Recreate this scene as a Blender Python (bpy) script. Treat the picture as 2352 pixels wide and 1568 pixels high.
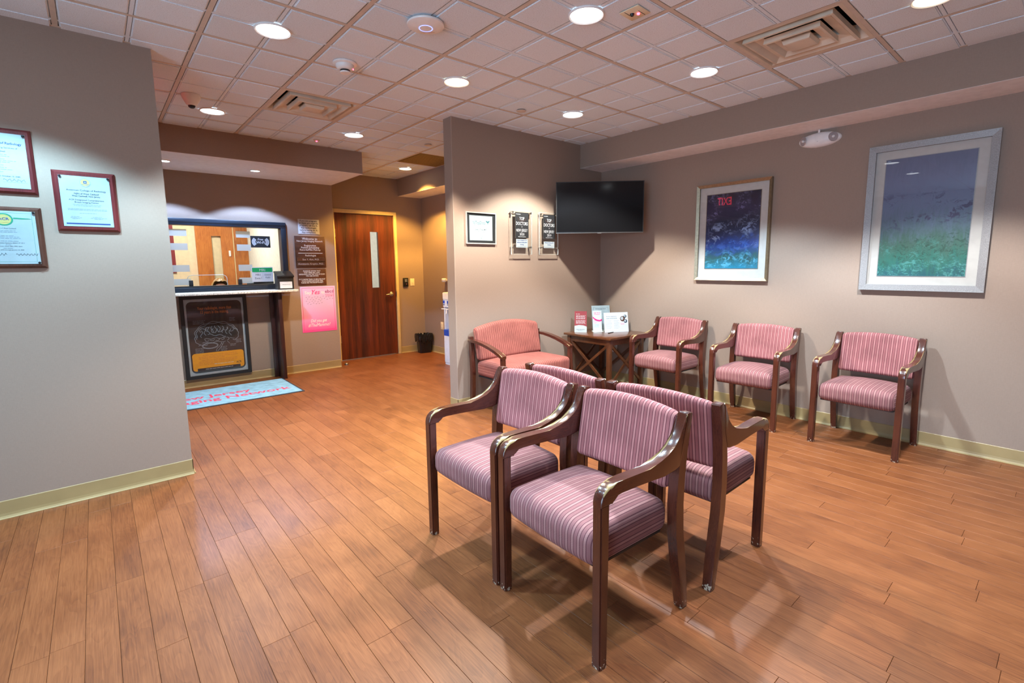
import bpy, bmesh, math, random
from math import sin, cos, pi, radians as rad
from mathutils import Vector, Matrix

for o in list(bpy.data.objects): bpy.data.objects.remove(o)
S = bpy.context.scene
COL = S.collection
random.seed(7)

# ------------------------------------------------------------------ camera
CH = 1.3618
F, CX, CY = 1120.477, 1182.02, 756.6
YAW, PITCH, ROLL = 0.7071, 0.1314, 0.0104
fw = Vector((sin(YAW)*cos(PITCH), cos(YAW)*cos(PITCH), -sin(PITCH)))
r0 = Vector((cos(YAW), -sin(YAW), 0)); d0 = fw.cross(r0)
rt = cos(ROLL)*r0 + sin(ROLL)*d0; dn = -sin(ROLL)*r0 + cos(ROLL)*d0
cam = bpy.data.cameras.new('camera'); camo = bpy.data.objects.new('camera', cam); COL.objects.link(camo)
m = Matrix.Identity(4)
for i in range(3):
    m[i][0] = rt[i]; m[i][1] = -dn[i]; m[i][2] = -fw[i]
m[2][3] = CH
camo.matrix_world = m
cam.sensor_fit = 'HORIZONTAL'; cam.sensor_width = 36; cam.lens = F/2352*36
cam.shift_x = (1176-CX)/2352; cam.shift_y = (CY-784)/2352
cam.clip_start = 0.02
S.camera = camo

def project(p):
    v = Vector(p) - Vector((0, 0, CH)); z = v.dot(fw)
    if z < 0.05: return None
    return (CX + F*v.dot(rt)/z, CY + F*v.dot(dn)/z)

# ------------------------------------------------------------------ world, light levels
W = bpy.data.worlds.new('sky'); S.world = W; W.use_nodes = True
W.node_tree.nodes['Background'].inputs[0].default_value = (0.55, 0.72, 1.0, 1)
W.node_tree.nodes['Background'].inputs[1].default_value = 0.9
S.view_settings.view_transform = 'Standard'; S.view_settings.look = 'None'
S.view_settings.exposure = 0.08; S.view_settings.gamma = 1; S.view_settings.use_curve_mapping = False
COOL = (0.60, 0.83, 1.0); WARM = (1.0, 0.74, 0.40); SOFT = (0.92, 0.95, 0.95)
LAMP = 165.0           # watts of each ceiling downlight cone
def area(name, loc, rot, sx, sy, energy, color):
    l = bpy.data.lights.new(name, 'AREA'); l.shape = 'RECTANGLE'; l.size = sx; l.size_y = sy
    l.energy = energy; l.color = color
    o = bpy.data.objects.new(name, l); o.location = loc; o.rotation_euler = rot; COL.objects.link(o); return o
# daylight entering through the glazed entrance left of the camera
area('daylight', (-3.45, -0.3, 1.35), (rad(90), 0, rad(-90)), 3.0, 2.2, 205, (0.52, 0.73, 1.0))

# ------------------------------------------------------------------ materials
MATS = {}
def new_mat(name):
    m = bpy.data.materials.new(name); m.use_nodes = True
    nt = m.node_tree; b = nt.nodes['Principled BSDF']; MATS[name] = m
    return m, nt, b
def N(nt, kind, **kw):
    n = nt.nodes.new(kind)
    for k, v in kw.items():
        if k in ('operation', 'blend_type', 'data_type', 'noise_dimensions', 'wave_type', 'bands_direction', 'feature', 'attribute_name', 'uv_map', 'interpolation_type', 'rings_direction'): setattr(n, k, v)
        else: n.inputs[k].default_value = v
    return n
def ramp(nt, stops, interp='LINEAR'):
    r = nt.nodes.new('ShaderNodeValToRGB'); cr = r.color_ramp; cr.interpolation = interp
    while len(cr.elements) < len(stops): cr.elements.new(0.5)
    for e, (p, c) in zip(cr.elements, stops):
        e.position = p; e.color = (*c, 1) if len(c) == 3 else c
    return r
def srgb(r, g, b):
    f = lambda c: (c/255/12.92 if c/255 <= 0.04045 else ((c/255+0.055)/1.055)**2.4)
    return (f(r), f(g), f(b))
def plain(name, col, rough=0.5, metal=0, spec=0.5, emit=None, es=0, coat=0, noise=0, nscale=20, trans=0, alpha=1):
    m, nt, b = new_mat(name)
    b.inputs['Base Color'].default_value = (*col, 1)
    b.inputs['Roughness'].default_value = rough; b.inputs['Metallic'].default_value = metal
    b.inputs['Specular IOR Level'].default_value = spec
    b.inputs['Coat Weight'].default_value = coat; b.inputs['Coat Roughness'].default_value = 0.08
    b.inputs['Transmission Weight'].default_value = trans
    if emit: b.inputs['Emission Color'].default_value = (*emit, 1); b.inputs['Emission Strength'].default_value = es
    n = N(nt, 'ShaderNodeTexNoise', Scale=nscale, Detail=4.0)
    tc = nt.nodes.new('ShaderNodeTexCoord'); nt.links.new(tc.outputs['Object'], n.inputs['Vector'])
    k = noise if noise else 0.04
    c1 = tuple(max(0, c*(1-k)) for c in col); c2 = tuple(min(1, c*(1+k)) for c in col)
    r = ramp(nt, [(0.35, c1), (0.65, c2)])
    nt.links.new(n.outputs['Fac'], r.inputs[0]); nt.links.new(r.outputs[0], b.inputs['Base Color'])
    return m

def mat_wall(name, col):
    m, nt, b = new_mat(name)
    b.inputs['Roughness'].default_value = 0.62; b.inputs['Specular IOR Level'].default_value = 0.35
    tc = nt.nodes.new('ShaderNodeTexCoord')
    def threads(sc):
        mp = nt.nodes.new('ShaderNodeMapping'); mp.inputs['Scale'].default_value = sc
        nt.links.new(tc.outputs['Object'], mp.inputs['Vector'])
        n = N(nt, 'ShaderNodeTexNoise', Scale=1.0, Detail=3.0, Roughness=0.6)
        nt.links.new(mp.outputs[0], n.inputs['Vector']); return n
    a = threads((45, 45, 560)); c = threads((560, 560, 45))
    ad = N(nt, 'ShaderNodeMath', operation='ADD'); nt.links.new(a.outputs['Fac'], ad.inputs[0]); nt.links.new(c.outputs['Fac'], ad.inputs[1])
    hf = N(nt, 'ShaderNodeMath', operation='MULTIPLY'); hf.inputs[1].default_value = 0.5; nt.links.new(ad.outputs[0], hf.inputs[0])
    r = ramp(nt, [(0.34, tuple(x*0.92 for x in col)), (0.66, tuple(x*1.07 for x in col))])
    nt.links.new(hf.outputs[0], r.inputs[0]); nt.links.new(r.outputs[0], b.inputs['Base Color'])
    bp = N(nt, 'ShaderNodeBump', Strength=0.25, Distance=0.001); nt.links.new(hf.outputs[0], bp.inputs['Height']); nt.links.new(bp.outputs[0], b.inputs['Normal'])
    return m

def mat_wood(name, light, mid, dark, scale=1.0, axis='Y', rough=0.3, coat=0.3, rand=True, figure=1.0, worn=None, spec=0.5, along=1.0):
    """grain runs along the given local axis"""
    m, nt, b = new_mat(name)
    b.inputs['Roughness'].default_value = rough; b.inputs['Coat Weight'].default_value = coat; b.inputs['Coat Roughness'].default_value = 0.15; b.inputs['Specular IOR Level'].default_value = spec
    tc = nt.nodes.new('ShaderNodeTexCoord'); vec = tc.outputs['Object']
    oi = nt.nodes.new('ShaderNodeObjectInfo')
    if rand:
        mu = N(nt, 'ShaderNodeVectorMath', operation='SCALE'); mu.inputs[0].default_value = (37.0, 23.0, 11.0)
        nt.links.new(oi.outputs['Random'], mu.inputs['Scale'])
        ad = N(nt, 'ShaderNodeVectorMath', operation='ADD'); nt.links.new(vec, ad.inputs[0]); nt.links.new(mu.outputs[0], ad.inputs[1]); vec = ad.outputs[0]
    ax = 'XYZ'.index(axis)
    def mapped(across, along):
        mp = nt.nodes.new('ShaderNodeMapping'); sc = [across*scale]*3; sc[ax] = along*scale
        mp.inputs['Scale'].default_value = sc; nt.links.new(vec, mp.inputs['Vector']); return mp.outputs[0]
    big = N(nt, 'ShaderNodeTexNoise', Scale=1.0, Detail=2.0, Distortion=0.6); nt.links.new(mapped(9, 1.6*along), big.inputs['Vector'])
    rings = N(nt, 'ShaderNodeMath', operation='MULTIPLY'); rings.inputs[1].default_value = 14.0*figure; nt.links.new(big.outputs['Fac'], rings.inputs[0])
    fr = N(nt, 'ShaderNodeMath', operation='FRACT'); nt.links.new(rings.outputs[0], fr.inputs[0])
    fine = N(nt, 'ShaderNodeTexNoise', Scale=1.0, Detail=5.0, Roughness=0.65); nt.links.new(mapped(230, 6), fine.inputs['Vector'])
    blot = N(nt, 'ShaderNodeTexNoise', Scale=1.0, Detail=3.0); nt.links.new(mapped(7 if along == 1 else 11, 4 if along == 1 else 0.5), blot.inputs['Vector'])
    def mul(x, f):
        n = N(nt, 'ShaderNodeMath', operation='MULTIPLY'); n.inputs[1].default_value = f; nt.links.new(x, n.inputs[0]); return n.outputs[0]
    def add(x, y):
        n = N(nt, 'ShaderNodeMath', operation='ADD'); nt.links.new(x, n.inputs[0]); nt.links.new(y, n.inputs[1]); return n.outputs[0]
    rl = ramp(nt, [(0.0, (0.15, 0.15, 0.15)), (0.10, (1, 1, 1)), (0.55, (0.75, 0.75, 0.75)), (1.0, (0.45, 0.45, 0.45))]); nt.links.new(fr.outputs[0], rl.inputs[0])
    t = add(add(mul(rl.outputs[0], 0.10), mul(fine.outputs['Fac'], 0.53 if along == 1 else 0.30)), mul(blot.outputs['Fac'], 0.38 if along == 1 else 0.61))
    if rand:
        t = add(t, mul(oi.outputs['Random'], 0.09)); lo = 0.045
    else: lo = 0.0
    r = ramp(nt, [(0.33+lo, dark), (0.50+lo, mid), (0.68+lo, light)])
    nt.links.new(t, r.inputs[0]); out = r.outputs[0]
    if worn:
        geo = nt.nodes.new('ShaderNodeNewGeometry'); sp = nt.nodes.new('ShaderNodeSeparateXYZ'); nt.links.new(tc.outputs['Object'], sp.inputs[0])
        sn = nt.nodes.new('ShaderNodeSeparateXYZ'); nt.links.new(tc.outputs['Normal'], sn.inputs[0])
        wn = N(nt, 'ShaderNodeTexNoise', Scale=22.0, Detail=4.0); nt.links.new(tc.outputs['Object'], wn.inputs['Vector'])
        # rubbed edges: normals pointing up and sideways at once, and the front crest of the arm
        ab = N(nt, 'ShaderNodeMath', operation='ABSOLUTE'); nt.links.new(sn.outputs['X'], ab.inputs[0])
        e = N(nt, 'ShaderNodeMath', operation='MULTIPLY'); nt.links.new(ab.outputs[0], e.inputs[0]); nt.links.new(sn.outputs['Z'], e.inputs[1])
        e2 = mul(e.outputs[0], 2.2)
        fy = N(nt, 'ShaderNodeMapRange'); fy.inputs['From Min'].default_value = 0.10; fy.inputs['From Max'].default_value = -0.22
        nt.links.new(sp.outputs['Y'], fy.inputs['Value'])
        s1 = N(nt, 'ShaderNodeMath', operation='MULTIPLY'); nt.links.new(sn.outputs['Z'], s1.inputs[0]); nt.links.new(fy.outputs[0], s1.inputs[1])
        tot = add(add(e2, mul(s1.outputs[0], 0.40)), mul(wn.outputs['Fac'], 0.9))
        wr = ramp(nt, [(0.86, (0, 0, 0)), (1.0, (1, 1, 1))])
        k = mul(tot, 0.86); nt.links.new(k, wr.inputs[0])
        mx = N(nt, 'ShaderNodeMix', data_type='RGBA'); nt.links.new(wr.outputs[0], mx.inputs['Factor']); nt.links.new(out, mx.inputs['A']); mx.inputs['B'].default_value = (*worn, 1)
        out = mx.outputs['Result']
    nt.links.new(out, b.inputs['Base Color'])
    bp = N(nt, 'ShaderNodeBump', Strength=0.08, Distance=0.002); nt.links.new(fine.outputs['Fac'], bp.inputs['Height']); nt.links.new(bp.outputs[0], b.inputs['Normal'])
    return m

def add_scuffs(m, col):
    nt = m.node_tree; b = nt.nodes['Principled BSDF']; out = b.inputs['Base Color'].links[0].from_socket
    tc = nt.nodes.new('ShaderNodeTexCoord'); sp = nt.nodes.new('ShaderNodeSeparateXYZ'); nt.links.new(tc.outputs['Object'], sp.inputs[0])
    mr = N(nt, 'ShaderNodeMapRange'); mr.inputs['From Min'].default_value = 0.07; mr.inputs['From Max'].default_value = 0.0; nt.links.new(sp.outputs['Z'], mr.inputs['Value'])
    n = N(nt, 'ShaderNodeTexNoise', Scale=70.0, Detail=4.0); nt.links.new(tc.outputs['Object'], n.inputs['Vector'])
    ad = N(nt, 'ShaderNodeMath', operation='MULTIPLY_ADD'); ad.inputs[1].default_value = 0.28; nt.links.new(mr.outputs[0], ad.inputs[0]); nt.links.new(n.outputs['Fac'], ad.inputs[2])
    r = ramp(nt, [(0.79, (0, 0, 0)), (0.83, (1, 1, 1))]); nt.links.new(ad.outputs[0], r.inputs[0])
    mx = N(nt, 'ShaderNodeMix', data_type='RGBA'); nt.links.new(r.outputs[0], mx.inputs['Factor']); nt.links.new(out, mx.inputs['A']); mx.inputs['B'].default_value = (*col, 1); nt.links.new(mx.outputs['Result'], b.inputs['Base Color'])
def mat_fabric(name, light, dark, line, period=0.0278):
    m, nt, b = new_mat(name)
    b.inputs['Roughness'].default_value = 0.7; b.inputs['Specular IOR Level'].default_value = 0.2
    b.inputs['Sheen Weight'].default_value = 0.08; b.inputs['Sheen Roughness'].default_value = 0.4
    uv = N(nt, 'ShaderNodeUVMap', uv_map='stripe'); sp = nt.nodes.new('ShaderNodeSeparateXYZ'); nt.links.new(uv.outputs[0], sp.inputs[0])
    d = N(nt, 'ShaderNodeMath', operation='DIVIDE'); d.inputs[1].default_value = period; nt.links.new(sp.outputs['X'], d.inputs[0])
    # stitched zigzag edge
    v = N(nt, 'ShaderNodeMath', operation='DIVIDE'); v.inputs[1].default_value = 0.0055; nt.links.new(sp.outputs['Y'], v.inputs[0])
    pp = N(nt, 'ShaderNodeMath', operation='PINGPONG'); pp.inputs[1].default_value = 0.5; nt.links.new(v.outputs[0], pp.inputs[0])
    ps = N(nt, 'ShaderNodeMath', operation='MULTIPLY_ADD'); ps.inputs[1].default_value = 0.06; nt.links.new(pp.outputs[0], ps.inputs[0]); nt.links.new(d.outputs[0], ps.inputs[2])
    fr = N(nt, 'ShaderNodeMath', operation='FRACT'); nt.links.new(ps.outputs[0], fr.inputs[0])
    md = tuple((a*0.30+c*0.70) for a, c in zip(light, dark))
    r = ramp(nt, [(0.0, line), (0.10, light), (0.43, line), (0.54, md)], 'CONSTANT')
    nt.links.new(fr.outputs[0], r.inputs[0])
    tc = nt.nodes.new('ShaderNodeTexCoord')
    n = N(nt, 'ShaderNodeTexNoise', Scale=9.0, Detail=3.0); nt.links.new(tc.outputs['Object'], n.inputs['Vector'])
    w = N(nt, 'ShaderNodeTexNoise', Scale=700.0, Detail=1.0); nt.links.new(tc.outputs['Object'], w.inputs['Vector'])
    hs = nt.nodes.new('ShaderNodeHueSaturation'); nt.links.new(r.outputs[0], hs.inputs['Color'])
    mr = N(nt, 'ShaderNodeMapRange'); mr.inputs['From Min'].default_value = 0.3; mr.inputs['From Max'].default_value = 0.7; mr.inputs['To Min'].default_value = 0.86; mr.inputs['To Max'].default_value = 1.14
    nt.links.new(n.outputs['Fac'], mr.inputs['Value']); nt.links.new(mr.outputs[0], hs.inputs['Value'])
    nt.links.new(hs.outputs[0], b.inputs['Base Color'])
    bp = N(nt, 'ShaderNodeBump', Strength=0.3, Distance=0.001); nt.links.new(w.outputs['Fac'], bp.inputs['Height']); nt.links.new(bp.outputs[0], b.inputs['Normal'])
    return m

def mat_tile():
    m, nt, b = new_mat('ceiling_board'); b.inputs['Roughness'].default_value = 0.85; b.inputs['Specular IOR Level'].default_value = 0.2
    tc = nt.nodes.new('ShaderNodeTexCoord')
    v = N(nt, 'ShaderNodeTexNoise', Scale=260.0, Detail=2.0, Roughness=0.7); nt.links.new(tc.outputs['Object'], v.inputs['Vector'])
    oi = nt.nodes.new('ShaderNodeObjectInfo')
    r = ramp(nt, [(0.30, srgb(184, 184, 188)), (0.40, srgb(219, 230, 240)), (0.6, srgb(231, 241, 250))])
    nt.links.new(v.outputs['Fac'], r.inputs[0])
    hs = nt.nodes.new('ShaderNodeHueSaturation'); nt.links.new(r.outputs[0], hs.inputs['Color'])
    mr = N(nt, 'ShaderNodeMapRange'); mr.inputs['To Min'].default_value = 0.95; mr.inputs['To Max'].default_value = 1.03
    nt.links.new(oi.outputs['Random'], mr.inputs['Value']); nt.links.new(mr.outputs[0], hs.inputs['Value'])
    nt.links.new(hs.outputs[0], b.inputs['Base Color'])
    bp = N(nt, 'ShaderNodeBump', Strength=0.5, Distance=0.002); nt.links.new(v.outputs['Fac'], bp.inputs['Height']); nt.links.new(bp.outputs[0], b.inputs['Normal'])
    return m

def mat_pane(name, tint=(1, 1, 1), ior=1.5, rough=0.0, frost=0.0, boost=1.0):
    m = bpy.data.materials.new(name); m.use_nodes = True; MATS[name] = m
    nt = m.node_tree; nt.nodes.clear()
    out = nt.nodes.new('ShaderNodeOutputMaterial'); tr = nt.nodes.new('ShaderNodeBsdfTransparent'); tr.inputs[0].default_value = (*tint, 1)
    gl = nt.nodes.new('ShaderNodeBsdfGlossy'); gl.inputs['Roughness'].default_value = rough
    fr = nt.nodes.new('ShaderNodeFresnel'); fr.inputs[0].default_value = ior
    geo = nt.nodes.new('ShaderNodeNewGeometry'); ff = N(nt, 'ShaderNodeMath', operation='SUBTRACT'); ff.inputs[0].default_value = boost; nt.links.new(geo.outputs['Backfacing'], ff.inputs[1])
    ff.use_clamp = True
    k = N(nt, 'ShaderNodeMath', operation='MULTIPLY'); nt.links.new(ff.outputs[0], k.inputs[1]); nt.links.new(fr.outputs[0], k.inputs[0])
    mx = nt.nodes.new('ShaderNodeMixShader'); nt.links.new(k.outputs[0], mx.inputs[0]); nt.links.new(tr.outputs[0], mx.inputs[1]); nt.links.new(gl.outputs[0], mx.inputs[2])
    last = mx.outputs[0]
    if frost:
        df = nt.nodes.new('ShaderNodeBsdfDiffuse'); df.inputs[0].default_value = (0.55, 0.58, 0.58, 1)
        tl = nt.nodes.new('ShaderNodeBsdfTranslucent'); tl.inputs[0].default_value = (0.55, 0.58, 0.58, 1)
        m2 = nt.nodes.new('ShaderNodeMixShader'); nt.links.new(df.outputs[0], m2.inputs[1]); nt.links.new(tl.outputs[0], m2.inputs[2])
        m3 = nt.nodes.new('ShaderNodeMixShader'); m3.inputs[0].default_value = frost; nt.links.new(last, m3.inputs[1]); nt.links.new(m2.outputs[0], m3.inputs[2]); last = m3.outputs[0]
    nt.links.new(last, out.inputs[0]); return m

def mat_print(name, stops, scale=(1, 1, 1), nscale=6.0, axis='Z', z0=0, z1=1, mixamt=0.5, detail=6.0, stretch=(1, 1, 1)):
    """generic daub of colour: a vertical sequence of colours broken up by brush-like noise"""
    m, nt, b = new_mat(name); b.inputs['Roughness'].default_value = 0.45
    tc = nt.nodes.new('ShaderNodeTexCoord'); mp = nt.nodes.new('ShaderNodeMapping'); mp.inputs['Scale'].default_value = stretch
    nt.links.new(tc.outputs['Object'], mp.inputs[0])
    n = N(nt, 'ShaderNodeTexNoise', Scale=nscale, Detail=detail, Roughness=0.65, Distortion=1.2); nt.links.new(mp.outputs[0], n.inputs['Vector'])
    sp = nt.nodes.new('ShaderNodeSeparateXYZ'); nt.links.new(tc.outputs['Object'], sp.inputs[0])
    mr = N(nt, 'ShaderNodeMapRange'); mr.inputs['From Min'].default_value = z0; mr.inputs['From Max'].default_value = z1
    nt.links.new(sp.outputs[axis], mr.inputs['Value'])
    ma = N(nt, 'ShaderNodeMath', operation='MULTIPLY_ADD'); ma.inputs[1].default_value = mixamt; ma.inputs[2].default_value = -mixamt/2
    nt.links.new(n.outputs['Fac'], ma.inputs[0])
    ad = N(nt, 'ShaderNodeMath', operation='ADD'); nt.links.new(ma.outputs[0], ad.inputs[0]); nt.links.new(mr.outputs[0], ad.inputs[1])
    r = ramp(nt, stops); nt.links.new(ad.outputs[0], r.inputs[0]); nt.links.new(r.outputs[0], b.inputs['Base Color'])
    return m

def mat_daub(name, stops, h, daubs, mixamt, nscale, stretch):
    """generic painterly print: a vertical run of colours plus soft round daubs gathered at given heights"""
    m = mat_print(name, stops, nscale=nscale, z0=0.0, z1=h, mixamt=mixamt, detail=8.0, stretch=stretch); nt = m.node_tree; b = nt.nodes['Principled BSDF']
    out = b.inputs['Base Color'].links[0].from_socket; tc = nt.nodes.new('ShaderNodeTexCoord'); sp = nt.nodes.new('ShaderNodeSeparateXYZ'); nt.links.new(tc.outputs['Object'], sp.inputs[0])
    for k, (col, sc, zc_, spread) in enumerate(daubs):
        mp = nt.nodes.new('ShaderNodeMapping'); mp.inputs['Location'].default_value = (k*3.1, k*1.7, k*5.3); mp.inputs['Scale'].default_value = (1, 0.2, 1.25); nt.links.new(tc.outputs['Object'], mp.inputs[0])
        wn = N(nt, 'ShaderNodeTexNoise', Scale=26.0, Detail=3.0); nt.links.new(tc.outputs['Object'], wn.inputs['Vector'])
        va = N(nt, 'ShaderNodeVectorMath', operation='MULTIPLY_ADD'); va.inputs[1].default_value = (0.05, 0.05, 0.05); nt.links.new(wn.outputs['Color'], va.inputs[0]); nt.links.new(mp.outputs[0], va.inputs[2])
        vo = N(nt, 'ShaderNodeTexNoise', Scale=sc, Detail=6.0, Roughness=0.6, Distortion=1.6); nt.links.new(va.outputs[0], vo.inputs['Vector'])
        r1 = ramp(nt, [(0.50, (0, 0, 0)), (0.60, (1, 1, 1))]); nt.links.new(vo.outputs['Fac'], r1.inputs[0])
        df = N(nt, 'ShaderNodeMath', operation='SUBTRACT'); nt.links.new(sp.outputs['Z'], df.inputs[0]); df.inputs[1].default_value = zc_*h
        ab = N(nt, 'ShaderNodeMath', operation='ABSOLUTE'); nt.links.new(df.outputs[0], ab.inputs[0])
        mr = N(nt, 'ShaderNodeMapRange'); mr.inputs['From Min'].default_value = spread*h; mr.inputs['From Max'].default_value = spread*h*0.3; nt.links.new(ab.outputs[0], mr.inputs['Value'])
        nn = N(nt, 'ShaderNodeTexNoise', Scale=4.5, Detail=2.0); nt.links.new(mp.outputs[0], nn.inputs['Vector']); r2 = ramp(nt, [(0.46, (0, 0, 0)), (0.56, (1, 1, 1))]); nt.links.new(nn.outputs['Fac'], r2.inputs[0])
        f1 = N(nt, 'ShaderNodeMath', operation='MULTIPLY'); nt.links.new(r1.outputs[0], f1.inputs[0]); nt.links.new(mr.outputs[0], f1.inputs[1])
        f2 = N(nt, 'ShaderNodeMath', operation='MULTIPLY'); nt.links.new(f1.outputs[0], f2.inputs[0]); nt.links.new(r2.outputs[0], f2.inputs[1])
        f3 = N(nt, 'ShaderNodeMath', operation='MULTIPLY'); nt.links.new(f2.outputs[0], f3.inputs[0]); f3.inputs[1].default_value = 0.85
        mx = N(nt, 'ShaderNodeMix', data_type='RGBA'); nt.links.new(f3.outputs[0], mx.inputs['Factor']); nt.links.new(out, mx.inputs['A']); mx.inputs['B'].default_value = (*col, 1); out = mx.outputs['Result']
    nt.links.new(out, b.inputs['Base Color']); return m

M = {}
M['wall'] = mat_wall('wallcovering', srgb(152, 131, 117))
M['soffit'] = plain('soffit_paint', srgb(234, 231, 232), 0.8, spec=0.2)
M['office_wall'] = plain('office_paint', srgb(226, 205, 172), 0.8, spec=0.2)
M['white_wall'] = plain('white_paint', srgb(236, 236, 228), 0.8, spec=0.2)
M['bead'] = plain('corner_bead', srgb(172, 153, 140), 0.6)
M['base'] = plain('baseboard_vinyl', srgb(160, 137, 95), 0.35, noise=0.06, nscale=6)
M['plank'] = mat_wood('cherry_plank', srgb(139, 84, 49), srgb(119, 68, 37), srgb(90, 48, 27), 1.0, 'Y', 0.40, 0.0, spec=0.28)
M['seam'] = plain('plank_seam', srgb(72, 46, 32), 0.8)
M['chair_wood'] = mat_wood('mahogany', srgb(86, 42, 28), srgb(72, 33, 22), srgb(52, 23, 16), 1.6, 'Z', 0.26, 0.6, figure=0.5)
add_scuffs(M['chair_wood'], srgb(176, 160, 140))
M['arm_wood'] = mat_wood('mahogany_rubbed', srgb(86, 42, 28), srgb(72, 33, 22), srgb(52, 23, 16), 1.6, 'Y', 0.24, 0.6, figure=0.5, worn=srgb(170, 144, 100))
M['table_wood'] = mat_wood('walnut', srgb(104, 62, 36), srgb(82, 45, 25), srgb(50, 26, 15), 1.5, 'Z', 0.3, 0.5, figure=0.6)
M['door_wood'] = mat_wood('rosewood_veneer', srgb(122, 53, 25), srgb(74, 31, 18), srgb(28, 13, 10), 0.9, 'Z', 0.38, 0.2, rand=False, figure=0.5, along=0.3)
M['oak'] = mat_wood('oak_veneer', srgb(196, 124, 58), srgb(166, 94, 38), srgb(110, 58, 22), 1.0, 'Z', 0.4, 0.2, figure=0.8)
M['panel_wood'] = mat_wood('dark_panel', srgb(82, 46, 40), srgb(60, 30, 28), srgb(38, 18, 18), 1.0, 'Z', 0.35, 0.3)
M['sign_wood'] = mat_wood('sign_laminate', srgb(104, 66, 46), srgb(78, 46, 32), srgb(52, 28, 20), 2.2, 'X', 0.4, 0.1, figure=0.5)
M['plaque_red'] = mat_wood('plaque_mahogany', srgb(112, 44, 44), srgb(94, 34, 36), srgb(66, 22, 24), 1.6, 'Z', 0.3, 0.5, figure=0.4)
M['plaque_brown'] = mat_wood('plaque_walnut', srgb(100, 62, 50), srgb(78, 46, 36), srgb(46, 28, 22), 1.6, 'Z', 0.3, 0.4, figure=0.4)
M['fabric'] = mat_fabric('striped_upholstery', srgb(180, 122, 119), srgb(140, 80, 84), srgb(98, 48, 56))  # backrest copy, colour lightened to make up for weak light on the backs
M['fabric_seat'] = mat_fabric('striped_upholstery_rubbed_dimmed', srgb(152, 109, 106), srgb(124, 77, 80), srgb(92, 51, 57))  # seat copy, greyed by wear and also darkened to offset the overhead lamps
M['fabric2'] = mat_fabric('striped_upholstery_warm_lit', srgb(172, 104, 90), srgb(132, 68, 62), srgb(96, 44, 42), 0.024)  # salmon shift is warm lamplight put into the fabric colour
M['tile'] = mat_tile()
M['tee'] = plain('ceiling_tee', srgb(206, 192, 178), 0.5)
M['plenum'] = plain('plenum_dark', srgb(30, 26, 26), 0.9)
M['white'] = plain('white_plastic', srgb(236, 234, 232), 0.4)
M['offwhite'] = plain('ivory_plastic', srgb(230, 216, 184), 0.4)
M['vent'] = plain('vent_enamel', srgb(214, 200, 180), 0.45, noise=0.1, nscale=5)
M['grille'] = plain('return_grille', srgb(150, 118, 58), 0.6, noise=0.2, nscale=90)
M['black'] = plain('black_plastic', srgb(22, 22, 24), 0.35)
M['satin_black'] = plain('black_satin', srgb(30, 30, 32), 0.5)
M['bag'] = plain('black_bag', srgb(20, 20, 22), 0.22)
M['steel'] = plain('brushed_steel', srgb(190, 186, 180), 0.3, metal=1)
M['dark_frame'] = plain('dark_bronze_anodised', srgb(44, 52, 64), 0.35, metal=0.4)
M['door_frame'] = plain('cream_enamel', srgb(214, 190, 140), 0.4)
M['silver'] = plain('silver_leaf', srgb(150, 146, 145), 0.45, metal=0.3, noise=0.16, nscale=220)
M['champagne'] = plain('champagne_metal', srgb(140, 124, 100), 0.35, metal=0.6, noise=0.12, nscale=60)
M['matboard'] = plain('mat_board', srgb(190, 187, 182), 0.8)
M['paper'] = plain('paper', srgb(162, 170, 174), 0.6)
M['ink'] = plain('ink', srgb(44, 56, 72), 0.7)
M['faint'] = plain('ink_faint', srgb(128, 140, 152), 0.7)
M['navy'] = plain('navy_print', srgb(28, 62, 128), 0.6)
M['gold'] = plain('gold_seal', srgb(206, 188, 120), 0.4, metal=0.3)
M['greenp'] = plain('green_print', srgb(28, 138, 104), 0.6)
M['sign_green'] = plain('sign_green', srgb(14, 150, 84), 0.5)
M['blackink'] = plain('black_ink', srgb(24, 24, 28), 0.7)
M['whiteink'] = plain('white_ink', srgb(196, 197, 200), 0.6)
M['orange_ink'] = plain('orange_ink', srgb(196, 112, 50), 0.6)
M['pink_ink'] = plain('pink_ink', srgb(232, 40, 120), 0.6)
M['mauve_ink'] = plain('mauve_ink', srgb(150, 40, 110), 0.6)
M['maroon'] = plain('maroon_print', srgb(128, 38, 44), 0.5)
M['amber'] = plain('amber_print', srgb(222, 150, 24), 0.5)
M['poster_dark'] = plain('poster_charcoal', srgb(46, 38, 38), 0.5)
M['teal'] = plain('teal_ink', srgb(40, 100, 108), 0.6)
M['screen'] = plain('tv_screen', (0.006, 0.006, 0.007), 0.10, spec=0.35)
M['glass'] = mat_pane('clear_pane', (0.97, 0.99, 0.98))
M['picture_glass'] = mat_pane('picture_glazing', (0.99, 0.99, 0.99), 1.55, 0.0, 0, 1.0)
M['frost'] = mat_pane('frosted_film', (1, 1, 1), 1.5, 0.3, 0.75)
M['acrylic'] = mat_pane('acrylic', (0.98, 1.0, 1.0), 1.49)
M['acrylic_edge'] = plain('acrylic_edge', srgb(222, 230, 226), 0.2)
M['carpet'] = plain('mat_pile', srgb(126, 168, 190), 0.95, spec=0.1, noise=0.14, nscale=14)
M['rubber'] = plain('mat_rubber', srgb(40, 48, 58), 0.8)
M['mat_red'] = plain('mat_lettering', srgb(200, 72, 100), 0.95, spec=0.1)
M['skin'] = plain('skin', srgb(222, 160, 140), 0.5)
M['hair'] = mat_wood('blond_hair', srgb(208, 172, 112), srgb(172, 132, 78), srgb(108, 78, 44), 3.0, 'Z', 0.45, 0.0)
M['aluminium'] = plain('aluminium', srgb(186, 184, 178), 0.35, metal=0.3)
M['scrubs'] = plain('scrubs', srgb(90, 110, 150), 0.8)
M['blue'] = plain('blue_plastic', srgb(40, 84, 196), 0.4)
M['cooler'] = plain('cooler_plastic', srgb(222, 230, 240), 0.35)
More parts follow.
